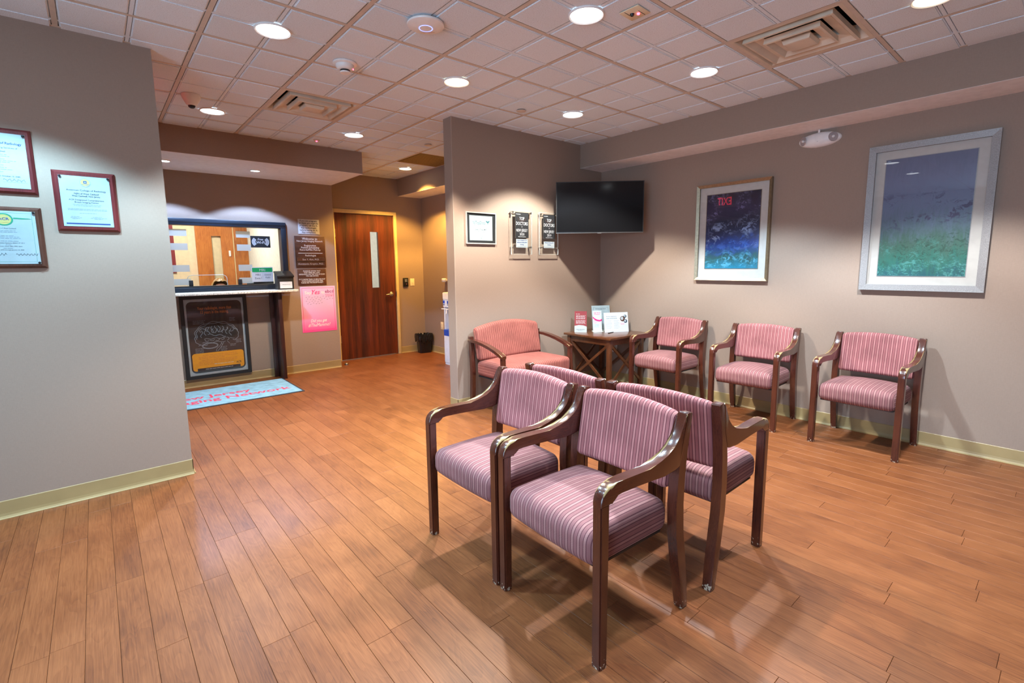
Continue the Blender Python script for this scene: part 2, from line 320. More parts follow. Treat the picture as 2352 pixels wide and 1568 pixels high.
M['shadowgrey'] = plain('grey_plastic', srgb(150, 156, 170), 0.4)
M['granite'] = plain('granite', srgb(206, 200, 188), 0.25, noise=0.35, nscale=70)
M['lens'] = plain('lamp_reflector', srgb(190, 190, 196), 0.15, metal=0.6)
M['art_blue'] = mat_daub('print_deep_blue', [(0.0, srgb(24, 118, 150)), (0.14, srgb(40, 84, 84)), (0.30, srgb(30, 60, 130)), (0.46, srgb(40, 52, 92)), (0.62, srgb(34, 40, 66)), (0.8, srgb(50, 44, 76)), (1.0, srgb(34, 30, 50))], 0.69, [(srgb(140, 160, 200), 12.0, 0.50, 0.26), (srgb(60, 96, 170), 8.0, 0.36, 0.24), (srgb(84, 160, 190), 16.0, 0.12, 0.22), (srgb(128, 124, 172), 26.0, 0.82, 0.26)], 0.30, 9.0, (1, 1, 1))
M['art_lilac'] = mat_daub('print_lilac_green', [(0.0, srgb(30, 84, 92)), (0.12, srgb(40, 104, 92)), (0.28, srgb(62, 96, 84)), (0.42, srgb(86, 108, 122)), (0.58, srgb(104, 118, 148)), (0.8, srgb(104, 110, 142)), (1.0, srgb(90, 96, 126))], 0.86, [(srgb(64, 56, 92), 15.0, 0.55, 0.20), (srgb(36, 70, 56), 26.0, 0.24, 0.34), (srgb(80, 146, 140), 30.0, 0.10, 0.25)], 0.42, 12.0, (2.6, 1, 0.55))
M['pink_poster'] = mat_print('pink_poster_print', [(0.0, srgb(238, 74, 150)), (0.3, srgb(238, 150, 200)), (0.6, srgb(212, 178, 224)), (1.0, srgb(208, 186, 230))], nscale=2.0, z0=0.0, z1=0.6, mixamt=0.02)
for nm, c, s in (('lit_cool', (0.90, 0.97, 1.0), 9.0), ('lit_warm', (1.0, 0.86, 0.56), 9.0), ('led_red', (1.0, 0.05, 0.12), 6.0), ('led_blue', (0.15, 0.25, 1.0), 3.0), ('exit_red', (1.0, 0.02, 0.05), 8.0)):
    M[nm] = plain(nm, (0.8, 0.8, 0.8), 0.5, emit=c, es=s)

# ------------------------------------------------------------------ helpers
def link(o, parent=None):
    COL.objects.link(o)
    if parent is not None: o.parent = parent
    return o
def tag(o, label=None, cat=None, group=None, kind=None):
    if label: o['label'] = label
    if cat: o['category'] = cat
    if group: o['group'] = group
    if kind: o['kind'] = kind
    return o
def empty(name, loc=(0, 0, 0), rz=0.0, label=None, cat=None, group=None, kind=None):
    o = bpy.data.objects.new(name, None); o.empty_display_size = 0.1; o.location = loc; o.rotation_euler = (0, 0, rz)
    link(o); return tag(o, label, cat, group, kind)
def mk(name, verts, faces, mat, parent=None, smooth=False):
    me = bpy.data.meshes.new(name); me.from_pydata([tuple(v) for v in verts], [], faces); me.update()
    if mat: me.materials.append(M[mat] if isinstance(mat, str) else mat)
    if smooth:
        for p in me.polygons: p.use_smooth = True
    return link(bpy.data.objects.new(name, me), parent)
def from_bm(name, bm, mat, parent=None, smooth=False):
    bmesh.ops.recalc_face_normals(bm, faces=bm.faces[:])
    me = bpy.data.meshes.new(name); bm.to_mesh(me); bm.free()
    if mat: me.materials.append(M[mat] if isinstance(mat, str) else mat)
    if smooth:
        for p in me.polygons: p.use_smooth = True
        if hasattr(me, 'set_sharp_from_angle'): me.set_sharp_from_angle(angle=rad(38))
    return link(bpy.data.objects.new(name, me), parent)
BF = [(0, 3, 2, 1), (4, 5, 6, 7), (0, 1, 5, 4), (1, 2, 6, 5), (2, 3, 7, 6), (3, 0, 4, 7)]
def bvs(x0, x1, y0, y1, z0, z1):
    return [(x0, y0, z0), (x1, y0, z0), (x1, y1, z0), (x0, y1, z0), (x0, y0, z1), (x1, y0, z1), (x1, y1, z1), (x0, y1, z1)]
def bm_box(bm, x0, x1, y0, y1, z0, z1):
    vs = [bm.verts.new(v) for v in bvs(x0, x1, y0, y1, z0, z1)]
    return [bm.faces.new([vs[i] for i in f]) for f in BF]
def box(name, b, mat, parent=None, bev=0.0, seg=2):
    bm = bmesh.new(); bm_box(bm, *b)
    if bev: bmesh.ops.bevel(bm, geom=bm.edges[:], offset=bev, segments=seg, affect='EDGES', profile=0.5)
    return from_bm(name, bm, mat, parent, smooth=bool(bev))
def boxes(name, bl, mat, parent=None):
    bm = bmesh.new()
    for b in bl: bm_box(bm, *b)
    return from_bm(name, bm, mat, parent)
def prism(name, prof, x0, x1, mat, parent=None, bev=0.0, axis='X', seg=2, smooth=True):
    """extrude a closed outline given in (y,z) along x (axis X) or given in (x,z) along y (axis Y) or (x,y) along z"""
    bm = bmesh.new()
    def P(a, b, t): return {'X': (t, a, b), 'Y': (a, t, b), 'Z': (a, b, t)}[axis]
    A = [bm.verts.new(P(a, b, x0)) for a, b in prof]; B = [bm.verts.new(P(a, b, x1)) for a, b in prof]
    n = len(prof); fa = bm.faces.new(A); fb = bm.faces.new(B[::-1])
    for i in range(n): bm.faces.new([A[i], B[i], B[(i+1) % n], A[(i+1) % n]])
    if bev:
        es = list(set(list(fa.edges)+list(fb.edges)))
        bmesh.ops.bevel(bm, geom=es, offset=bev, segments=seg, affect='EDGES', profile=0.5)
    return from_bm(name, bm, mat, parent, smooth=smooth)
def lathe(name, prof, mat, parent=None, seg=28, loc=(0, 0, 0), flip=1, cap=True, smooth=True):
    """spin (r,z) outline about z"""
    bm = bmesh.new(); rings = []
    for r, z in prof:
        if r < 1e-5: rings.append([bm.verts.new((loc[0], loc[1], loc[2]+z))])
        else: rings.append([bm.verts.new((loc[0]+r*cos(2*pi*i/seg), loc[1]+r*sin(2*pi*i/seg), loc[2]+z)) for i in range(seg)])
    for a, b in zip(rings, rings[1:]):
        for i in range(seg):
            j = (i+1) % seg
            if len(a) == 1 and len(b) > 1: bm.faces.new([a[0], b[i], b[j]])
            elif len(b) == 1 and len(a) > 1: bm.faces.new([a[i], b[0], a[j]])
            elif len(a) > 1: bm.faces.new([a[i], b[i], b[j], a[j]])
    return from_bm(name, bm, mat, parent, smooth)
def tube(name, pts, r, mat, parent=None, seg=8):
    bm = bmesh.new(); rings = []
    pts = [Vector(p) for p in pts]
    for k, p in enumerate(pts):
        t = (pts[min(k+1, len(pts)-1)]-pts[max(k-1, 0)]).normalized()
        u = t.cross(Vector((0, 0, 1)));
        if u.length < 1e-3: u = t.cross(Vector((0, 1, 0)))
        u.normalize(); w = t.cross(u)
        rr = r[k] if isinstance(r, (list, tuple)) else r
        rings.append([bm.verts.new(p+rr*(cos(2*pi*i/seg)*u+sin(2*pi*i/seg)*w)) for i in range(seg)])
    for a, b in zip(rings, rings[1:]):
        for i in range(seg): bm.faces.new([a[i], a[(i+1) % seg], b[(i+1) % seg], b[i]])
    bm.faces.new(rings[0][::-1]); bm.faces.new(rings[-1])
    return from_bm(name, bm, mat, parent, True)
def rbox(sx, sy, sz, r, n=4, core=(6, 6, 2)):
    """rounded box grid centred on the origin, half sizes sx sy sz -> bmesh (regular grids, to be deformed)"""
    def axis(s, c):
        a = [-s + r*(1-cos(pi/2*i/n)) if False else -s + r*i/n for i in range(n)]
        b = [-(s-r) + 2*(s-r)*i/c for i in range(c+1)]
        return a + b + [-v for v in a[::-1]]
    ax = [axis(sx, core[0]), axis(sy, core[1]), axis(sz, core[2])]; hs = (sx, sy, sz)
    bm = bmesh.new(); cache = {}
    def vert(p):
        key = tuple(round(c, 6) for c in p)
        if key in cache: return cache[key]
        q = [max(-(h-r), min(h-r, c)) for c, h in zip(p, hs)]
        d = Vector([a-b for a, b in zip(p, q)])
        # cube-to-sphere remap of the rim zone
        if d.length > 1e-9:
            d = d.normalized()*r if max(abs(c) for c in d) > r-1e-6 else d
        v = bm.verts.new(Vector(q)+d); cache[key] = v; return v
    for k in range(3):
        i, j = [a for a in range(3) if a != k]
        for sgn in (-1, 1):
            for a in range(len(ax[i])-1):
                for b in range(len(ax[j])-1):
                    q = []
                    for (aa, bb) in ((a, b), (a+1, b), (a+1, b+1), (a, b+1)):
                        p = [0, 0, 0]; p[i] = ax[i][aa]; p[j] = ax[j][bb]; p[k] = sgn*hs[k]; q.append(vert(p))
                    if len(set(q)) == 4:
                        try: bm.faces.new(q)
                        except ValueError: pass
    bmesh.ops.recalc_face_normals(bm, faces=bm.faces[:])
    return bm
def stripe_uv(bm, fn):
    uv = bm.loops.layers.uv.new('stripe')
    for f in bm.faces:
        for l in f.loops: l[uv].uv = fn(l.vert.co, f.normal)
_tcache = {}
def text(s, size, x, z, y, mat, parent, width=None, bold=0.0, shear=0.0, align='CENTER', name='lettering', res=2, space=1.0, height=None, flat=False):
    """flat lettering standing in the local xz plane, read from -y (flat=True: lying in xy, read from above)"""
    cu = bpy.data.curves.new('txt', 'FONT'); cu.body = s; cu.size = size; cu.align_x = 'LEFT'; cu.resolution_u = res
    cu.offset = bold*size; cu.shear = shear; cu.space_character = space
    o = bpy.data.objects.new('txt', cu); COL.objects.link(o); dg = bpy.context.evaluated_depsgraph_get(); dg.update()
    me = bpy.data.meshes.new_from_object(o.evaluated_get(dg)); bpy.data.objects.remove(o); bpy.data.curves.remove(cu)
    if not me.vertices: return None
    xs = [v.co.x for v in me.vertices]; x0, x1 = min(xs), max(xs); k = (width/(x1-x0)) if width else 1.0
    off = {'CENTER': -(x0+x1)/2, 'LEFT': -x0, 'RIGHT': -x1}[align]
    for v in me.vertices:
        a, b = (v.co.x+off)*k+x, v.co.y+z
        v.co = (a, b, y) if flat else (a, y, b)
    me.materials.clear(); me.materials.append(M[mat]); me.name = name
    return link(bpy.data.objects.new(name, me), parent)
def lines(name, rows, y, mat, parent, t=0.0012):
    """rows of unreadably small print: (x0,x1,z) broken into word-like dashes"""
    rr = random.Random(len(rows)*31+int(rows[0][2]*1e4)); segs = []
    for a, b, z in rows:
        u = max(t*4.0, 0.004); p = a
        while p < b-u*0.6:
            q = min(b, p+u*rr.uniform(1.0, 3.2)); segs.append((p, q, z)); p = q+u*0.45
    t *= 0.75
    return mk(name, [p for (a, b, z) in segs for p in ((a, y, z-t), (b, y, z-t), (b, y, z+t), (a, y, z+t))], [(4*i, 4*i+1, 4*i+2, 4*i+3) for i in range(len(segs))], mat, parent)
def quad(name, x0, x1, z0, z1, y, mat, parent):
    return mk(name, [(x0, y, z0), (x1, y, z0), (x1, y, z1), (x0, y, z1)], [(0, 1, 2, 3)], mat, parent)
def ribbon(name, polys, w, y, mat, parent):
    vs, fs = [], []
    for pts in polys:
        n0 = len(vs); pts = [Vector((a, b)) for a, b in pts]
        for k, p in enumerate(pts):
            t = (pts[min(k+1, len(pts)-1)]-pts[max(k-1, 0)]); t = t.normalized() if t.length else Vector((1, 0)); nn = Vector((-t.y, t.x))*w/2
            vs += [(p.x+nn.x, y, p.y+nn.y), (p.x-nn.x, y, p.y-nn.y)]
        for k in range(len(pts)-1): fs.append((n0+2*k, n0+2*k+1, n0+2*k+3, n0+2*k+2))
    return mk(name, vs, fs, mat, parent)
def disc(name, cx, cz, rx, rz, y, mat, parent, seg=32, inner=0.0):
    vs, fs = [], []
    for i in range(seg):
        a = 2*pi*i/seg; vs.append((cx+rx*cos(a), y, cz+rz*sin(a)))
    if inner:
        for i in range(seg):
            a = 2*pi*i/seg; vs.append((cx+rx*inner*cos(a), y, cz+rz*inner*sin(a)))
        fs = [(i, (i+1) % seg, seg+(i+1) % seg, seg+i) for i in range(seg)]
    else: fs = [tuple(range(seg))]
    return mk(name, vs, fs, mat, parent)
def rrect(x0, x1, z0, z1, r, n=6):
    out = []
    for cx, cz, a0 in ((x1-r, z1-r, 0), (x0+r, z1-r, 90), (x0+r, z0+r, 180), (x1-r, z0+r, 270)):
        for i in range(n+1):
            a = rad(a0+90*i/n); out.append((cx+r*cos(a), cz+r*sin(a)))
    return out
def poly(name, pts, y, mat, parent): return mk(name, [(a, y, b) for a, b in pts], [tuple(range(len(pts)))], mat, parent)
def frame_bars(parent, x0, x1, z0, z1, w, y0, y1, mat, name='frame_rail', slope=0.0):
    """four mitred mouldings around an opening; front at y0 (negative side), slope sinks the inner edge"""
    O = [(x0, z0), (x1, z0), (x1, z1), (x0, z1)]; I = [(x0+w, z0+w), (x1-w, z0+w), (x1-w, z1-w), (x0+w, z1-w)]
    for i in range(4):
        j = (i+1) % 4
        v = [(O[i][0], y0, O[i][1]), (O[j][0], y0, O[j][1]), (I[j][0], y0+slope, I[j][1]), (I[i][0], y0+slope, I[i][1])]
        v += [(a, y1, c) for a, b, c in v]
        mk(name, v, [(0, 1, 2, 3), (7, 6, 5, 4), (0, 4, 5, 1), (1, 5, 6, 2), (2, 6, 7, 3), (3, 7, 4, 0)], mat, parent)
def copy_tree(o, parent=None):
    c = o.copy(); COL.objects.link(c); c.parent = parent
    for ch in list(o.children): copy_tree(ch, c)
    return c
RW = rad(-90)        # things hung on the right-hand wall face -x

# ------------------------------------------------------------------ structure
ZC = 2.671; YP = 3.777; XR = 4.576; XB = 4.21; ZB = 2.417; YS = 6.568; XS = 2.470; YD = 6.95; XA = 4.02; XAB = 3.625
XL = 0.382; XPE = 2.5135; YPB = 3.904; YB = -2.2; XW = -3.2; ZS = 2.423; YSF = 5.570
def struct(o, label): return tag(o, label, None, None, 'structure')
ZW = ZC+0.2
struct(boxes('wall_left', [(XW, XL, YP, YP+0.127, 0, ZW)], 'wall'), 'taupe linen wallcovering on the stub wall with the framed certificates')
struct(boxes('wall_center', [(XPE, XR+0.1, YP, YPB, 0, ZW)], 'wall'), 'taupe partition wall behind the television')
struct(boxes('wall_right', [(XR, XR+0.12, YB, YP, 0, ZW)], 'wall'), 'long taupe wall with two framed pictures')
struct(boxes('wall_outer', [(XW-0.12, XW, 1.3, 7.6, 0, ZW), (XW-0.12, XW, YB, -1.9, 0, ZW), (XW-0.12, XW, -1.9, 1.3, 2.42, ZW)], 'wall'), 'taupe side wall around the glazed entrance')
struct(boxes('wall_back', [(XW, XR, YB-0.12, YB, 0, ZW)], 'wall'), 'taupe wall behind the viewer')
e = struct(empty('window_2', (XW-0.06, -0.3, 0), rad(90)), 'glazed entrance with dark frame')
for b in ((-1.6, -1.54, -0.04, 0.04, 0, 2.42), (1.54, 1.6, -0.04, 0.04, 0, 2.42), (-0.03, 0.03, -0.04, 0.04, 0.1, 2.36), (-1.54, 1.54, -0.04, 0.04, 2.36, 2.42), (-1.54, 1.54, -0.04, 0.04, 0, 0.1)): box('frame_bar', b, 'dark_frame', e)
for a in (-1.54, 0.03): box('pane', (a, a+1.51, -0.004, 0.004, 0.1, 2.36), 'glass', e)
# reception wall with the sliding-window opening
WX0, WX1, WZ0, WZ1 = 0.30, 1.863, 1.10, 1.912
struct(boxes('wall_reception', [(XW, WX0, YS, YS+0.13, 0, ZW), (WX1, XS, YS, YS+0.13, 0, ZW), (WX0, WX1, YS, YS+0.13, 0, WZ0), (WX0, WX1, YS, YS+0.13, WZ1, ZW)], 'wall'), 'taupe wall around the reception window')
struct(boxes('wall_return', [(XS-0.13, XS, YS+0.13, YD, 0, ZW)], 'wall'), 'short taupe return beside the wooden door')
DX0, DX1, DZ = 2.575, 3.572, 2.172
struct(boxes('wall_far', [(XS-0.13, DX0, YD, YD+0.13, 0, ZW), (DX1, XA, YD, YD+0.13, 0, ZW), (DX0, DX1, YD, YD+0.13, DZ, ZW)], 'wall'), 'taupe wall around the dark wooden door')
struct(boxes('wall_alcove', [(XA, XA+0.12, YPB, YD+0.13, 0, ZW)], 'wall'), 'warm lit alcove wall beside the water cooler')
o = struct(empty('trim_1', (0, 0, 0)), 'boxed soffit beam along the right wall')
box('soffit_face', (XB, XR, YB, YP, ZB+0.0015, ZC), 'wall', o); box('soffit_underside', (XB, XR, YB, YP, ZB, ZB+0.0015), 'soffit', o)
o = struct(empty('trim_2', (0, 0, 0)), 'boxed soffit over the reception counter')
box('soffit_face', (XW, XS, YSF, YS, ZS+0.0015, ZC), 'wall', o); box('soffit_underside', (XW, XS, YSF, YS, ZS, ZS+0.0015), 'soffit', o)
o = struct(empty('trim_3', (0, 0, 0)), 'boxed soffit over the water cooler alcove')
box('soffit_face', (XAB, XA, YPB, YD, ZB+0.0015, ZC), 'wall', o); box('soffit_underside', (XAB, XA, YPB, YD, ZB, ZB+0.0015), 'soffit', o)
# wallcovering corner beads and seams
struct(boxes('trim_4', [(XPE-0.001, XPE+0.003, YP-0.001, YP+0.003, 0.1, ZC), (XS-0.003, XS+0.001, YS-0.001, YS+0.003, 0.1, ZS)], 'bead'), 'thin corner beads on the wall ends')

def baseboard(name, a, b, nrm, label):
    """cove base along the floor line a->b; nrm points into the room"""
    prof = [(0, 0), (0.016, 0), (0.016, 0.003), (0.010, 0.007), (0.0055, 0.016), (0.004, 0.03), (0.004, 0.0985), (0.002, 0.1016), (0, 0.1016)]
    a, b, n = Vector(a), Vector(b), Vector(nrm); vs = []
    for p in (a, b): vs += [(p.x+n.x*u, p.y+n.y*u, z) for u, z in prof]
    k = len(prof); fs = [(i, (i+1) % k, k+(i+1) % k, k+i) for i in range(k)]+[tuple(range(k))[::-1], tuple(range(k, 2*k))]
    o = mk(name, vs, fs, 'base'); bm = bmesh.new(); bm.from_mesh(o.data); bmesh.ops.recalc_face_normals(bm, faces=bm.faces[:]); bm.to_mesh(o.data); bm.free()
    return struct(o, label)
baseboard('baseboard_left', (XW, YP), (XL+0.004, YP), (0, -1), 'khaki cove base under the certificates')
baseboard('baseboard_left_end', (XL, YP-0.004), (XL, YP+0.127), (1, 0), 'khaki cove base on the stub wall end')
baseboard('baseboard_center', (XPE-0.004, YP), (XR, YP), (0, -1), 'khaki cove base of the partition')
baseboard('baseboard_center_end', (XPE, YP-0.004), (XPE, YPB), (-1, 0), 'khaki cove base of the partition end')
baseboard('baseboard_right', (XR, YB), (XR, YP), (-1, 0), 'khaki cove base along the right wall')
baseboard('baseboard_reception', (XW, YS), (XS, YS), (0, -1), 'khaki cove base under the reception window')
baseboard('baseboard_far', (DX1+0.01, YD), (XA, YD), (0, -1), 'khaki cove base beside the door')
baseboard('baseboard_alcove', (XA, YPB), (XA, YD), (-1, 0), 'khaki cove base in the alcove')

# floor: dark bed plus single planks
fl = struct(boxes('floor', [(XW, XR, YB, 9.2, -0.06, -0.0035)], 'seam'), 'cherry plank floor')
PW, PL = 0.0972, 0.914
pm = bpy.data.meshes.new('plank'); g = 0.0005; c = 0.0008
bmv = bmesh.new()
vb = [bmv.verts.new(v) for v in [(g, g, -0.0035), (PW-g, g, -0.0035), (PW-g, PL-g, -0.0035), (g, PL-g, -0.0035)]]
vm = [bmv.verts.new(v) for v in [(g, g, -c), (PW-g, g, -c), (PW-g, PL-g, -c), (g, PL-g, -c)]]
vt = [bmv.verts.new(v) for v in [(g+c, g+c, 0), (PW-g-c, g+c, 0), (PW-g-c, PL-g-c, 0), (g+c, PL-g-c, 0)]]
bmv.faces.new(vt)
for A, B in ((vb, vm), (vm, vt)):
    for i in range(4): bmv.faces.new([A[i], A[(i+1) % 4], B[(i+1) % 4], B[i]])
bmesh.ops.recalc_face_normals(bmv, faces=bmv.faces[:]); bmv.to_mesh(pm); bmv.free(); pm.materials.append(M['plank'])
planks = []
nx0 = int(math.floor((XW-0.433)/PW))
for i in range(nx0, int((XR-0.433)/PW)+1):
    x = 0.433+i*PW; ph = (i*0.377+0.13*((i*7) % 5)) % 1.0
    for j in range(-4, 10):
        y = (j-ph)*PL
        if y > 7.0 or y+PL < YB or x < XW or x+PW > XR+0.09: continue
        if y+PL > YS and x < XS: pass
        px = [project((x+a*PW, y+b*PL, 0)) for a in (0, 1) for b in (0, 0.5, 1)]
        px = [p for p in px if p]
        vis = any(-60 < p[0] < 2412 and -40 < p[1] < 1610 for p in px)
        ctr = Vector((x+PW/2, y+PL/2, -CH)); dist = ctr.length
        hid = (y > YP and x+PW < XL*(y/YP)) or (y > YP and x > XPE*(y+PL)/YP) or y > YS+0.5
        planks.append((0 if (vis and not hid) else 1, dist, x, y))
planks.sort()
near = [p for p in planks if p[0] == 0][:300]; rest = planks[len(near):]
for _, _, x, y in near:
    o = bpy.data.objects.new('plank', pm); o.location = (x, y, 0); link(o, fl)
bmv = bmesh.new()
for _, _, x, y in rest:
    a, b = [(x+g, y+g), (x+PW-g, y+g), (x+PW-g, y+PL-g), (x+g, y+PL-g)], None
    bmv.faces.new([bmv.verts.new((p[0], p[1], -0.0004)) for p in a])
tag(from_bm('far_planks', bmv, 'plank', fl), kind='stuff')

# ceiling: T-bar grid and scored boards
T = 0.6096; GX = -0.0355; GY = 0.9326; TB = 0.012
ce = struct(boxes('ceiling', [(XW, XR, YB, 7.2, ZC+0.20, ZC+0.26)], 'plenum'), 'suspended ceiling of scored square boards')
def tile_mesh():
    bm = bmesh.new(); h = T/2
    bm_box(bm, -h+0.004, h-0.004, -h+0.004, h-0.004, 0.0105, 0.016)      # board resting on the tees
    bm_box(bm, -0.009, 0.009, -h+TB, h-TB, 0.0, 0.0105); bm_box(bm, -h+TB, -0.009, -0.009, 0.009, 0.0, 0.0105); bm_box(bm, 0.009, h-TB, -0.009, 0.009, 0.0, 0.0105)
    q0, q1 = 0.0125, h-TB-0.0045
    for sx in (-1, 1):
        for sy in (-1, 1):
            def ring(a0, a1, z):
                xs = sorted((sx*a0, sx*a1)); ys = sorted((sy*a0, sy*a1))
                return [bm.verts.new(p) for p in ((xs[0], ys[0], z), (xs[1], ys[0], z), (xs[1], ys[1], z), (xs[0], ys[1], z))]
            R = [ring(q0, q1, 0.0105), ring(q0, q1, 0.0005), ring(q0+0.006, q1-0.006, 0.0), ring(q0+0.0065, q1-0.0065, -0.0035)]
            for A, B in zip(R, R[1:]):
                for i in range(4): bm.faces.new([A[i], B[i], B[(i+1) % 4], A[(i+1) % 4]])
            bm.faces.new(R[-1])
    bmesh.ops.recalc_face_normals(bm, faces=bm.faces[:])
    me = bpy.data.meshes.new('ceiling_tile'); bm.to_mesh(me); bm.free(); me.materials.append(M['tile']); return me
tm = tile_mesh()
VENTS = {(5, 0): 'vent', (2, 5): 'vent', (5, 7): 'grille'}       # lower-left grid index of the cell
cells = []
for i in range(-6, 8):
    for j in range(-6, 11):
        x, y = GX+T*i, GY+T*j
        if x+T < XW or y+T < YB or (i, j) in VENTS: continue
        x1, y1 = x+T, y+T
        if x > XB: continue
        if y > YSF and x < XS and x1 <= XS+0.2 and y1 > YSF+0.1: continue
        if y > YD: continue
        if y > YP and x >= XAB: continue
        cells.append((i, j))
def clip_tile(me, x, y):
    """cut a border board to the room edge"""
    lims = []
    if x+T/2 > XB and y < YP: lims.append((0, XB-x))
    if y+T/2 > YD: lims.append((1, YD-y))
    if y > YP and x+T/2 > XAB: lims.append((0, XAB-x))
    if y+T/2 > YSF and x < XS-0.1: lims.append((1, YSF-y))
    if not lims: return me
    bm = bmesh.new(); bm.from_mesh(me)
    for ax, l in lims:
        n = Vector((1, 0, 0)) if ax == 0 else Vector((0, 1, 0))
        bmesh.ops.bisect_plane(bm, geom=bm.verts[:]+bm.edges[:]+bm.faces[:], plane_co=n*l, plane_no=n, clear_outer=True)
    m2 = me.copy(); bm.to_mesh(m2); bm.free(); return m2
for i, j in cells:
    x, y = GX+T*(i+0.5), GY+T*(j+0.5)
    me = clip_tile(tm, x, y)
    if not me.polygons: continue
    o = bpy.data.objects.new('ceiling_tile', me); o.location = (x, y, ZC); link(o, ce)
def tee(x0, x1, y0, y1):
    o = box('ceiling_tee', (x0, x1, y0, y1, ZC-(0.001 if y1-y0 > 1 else 0.0006), ZC+0.0045), 'tee', ce); return o
for i in range(-5, 8):
    x = GX+T*i
    if x > XB: continue
    y1 = YSF if x < XS else YD
    if x > XAB: y1 = YP
    tee(x-TB, x+TB, YB, y1)
for j in range(-5, 11):
    y = GY+T*j
    if y > YD: continue
    xa = XW if y < YSF else XS; xb = XB if y < YP else XAB
    tee(xa, xb, y-TB, y+TB)
# wall angle along the ceiling edge
for b in ((XB-0.02, XB, YB, YP), (XPE, XB, YP-0.02, YP), (XW, XL, YP-0.02, YP), (XW, XS, YSF-0.02, YSF), (XS, XAB, YD-0.02, YD), (XAB-0.02, XAB, YPB, YD)):
    box('wall_angle', (*b, ZC-0.0012, ZC+0.003), 'tee', ce)

# ------------------------------------------------------------------ lamps in the ceiling
BATWING = 1.8
def spot(parent, loc, energy, color, half=54, blend=0.35, r=0.05):
    l = bpy.data.lights.new('downlight_beam', 'SPOT'); l.energy = energy; l.color = color; l.spot_size = rad(2*half); l.spot_blend = blend; l.shadow_soft_size = r
    # batwing photometric curve: more candela towards the edge of the beam
    l.use_nodes = True; nt = l.node_tree; em = nt.nodes['Emission']; tc = nt.nodes.new('ShaderNodeTexCoord'); sp = nt.nodes.new('ShaderNodeSeparateXYZ')
    nt.links.new(tc.outputs['Normal'], sp.inputs[0]); ab = N(nt, 'ShaderNodeMath', operation='ABSOLUTE'); nt.links.new(sp.outputs['Z'], ab.inputs[0])
    pw = N(nt, 'ShaderNodeMath', operation='POWER'); pw.inputs[1].default_value = -BATWING; nt.links.new(ab.outputs[0], pw.inputs[0]); nt.links.new(pw.outputs[0], em.inputs['Strength'])
    o = bpy.data.objects.new('downlight_beam', l); o.location = loc; link(o, parent); return o
def downlight(x, y, z, warm, label, energy=LAMP, half=54, R=0.095, blend=0.35, color=None):
    e = empty('downlight', (x, y, z), 0, label, 'downlight', 'round recessed ceiling downlights')
    lathe('trim_ring', [(R*0.86, 0.0), (R*0.88, -0.006), (R*0.95, -0.010), (R, -0.006), (R, 0.0)], 'white', e, 36)
    lathe('lens', [(0.0, -0.0055), (R*0.5, -0.0055), (R*0.87, -0.0045)], 'lit_warm' if warm else 'lit_cool', e, 36)
    spot(e, (0, 0, -0.018), energy, color or (WARM if warm else COOL), half, blend)
    return e
zc = ZC-0.004
cx = lambda i: GX+T*(i+0.5)
cy = lambda j: GY+T*(j+0.5)
CYAN = (0.38, 0.75, 1.0); NEUT = (0.64, 0.85, 1.0); AMBR = (1.0, 0.55, 0.11)
downlight(cx(1), cy(3), zc, False, 'round lit downlight above the end of the left certificate wall', LAMP*1.0)
downlight(cx(3), cy(1), zc, False, 'round lit downlight beside the square ceiling sensor with a red light', LAMP*0.65, color=NEUT)
downlight(cx(5), cy(-1), zc, True, 'round warm downlight cut by the top edge right of the large vent', LAMP*1.4, color=SOFT)
downlight(cx(3), cy(3), zc, True, 'round warm downlight between the wireless access point and the partition', LAMP*1.3, color=(1.0, 0.90, 0.76))
downlight(cx(5), cy(1), zc, False, 'round lit downlight between the large vent and the right soffit', LAMP*1.6, color=NEUT)
downlight(cx(1), cy(6), zc, False, 'round lit downlight next to the dome camera', LAMP*0.9)
downlight(cx(5), cy(3), zc, False, 'round lit downlight above the plaques and television corner', LAMP*1.4, color=(0.95, 0.95, 0.86))
downlight(cx(3), cy(6), zc, False, 'round lit downlight near the reception soffit end', LAMP*0.9, color=(1.0, 0.72, 0.42))
downlight(cx(5), cy(8), zc, True, 'small warm downlight by the alcove soffit above the door', LAMP*0.85, 62, 0.09, color=AMBR)
downlight(cx(-1), cy(3), zc, False, 'downlight washing the certificate wall outside the frame', LAMP*1.35, color=CYAN)
downlight(cx(1), cy(1), zc, False, 'downlight over the front of the room outside the frame', LAMP*0.45)
downlight(cx(3), cy(-1), zc, False, 'downlight over the entrance side outside the frame', LAMP*0.8, color=NEUT)
downlight(cx(-1), cy(1), zc, False, 'downlight over the left side outside the frame', LAMP*0.5)
downlight(cx(1), cy(-1), zc, False, 'downlight behind the viewer outside the frame', LAMP*0.3)
downlight(1.45, 6.06, ZS, False, 'small downlight in the reception soffit above the sign wall', 62, 58, 0.05, 0.10, color=(0.38, 0.60, 1.0))
downlight(0.63, 6.04, ZS, False, 'small downlight in the reception soffit beside the left wall edge', 62, 58, 0.05, 0.10, color=(0.38, 0.60, 1.0))
downlight(3.83, 5.75, ZB, True, 'small warm downlight in the alcove soffit above the water cooler', 100, 62, 0.05, 0.3, color=AMBR)

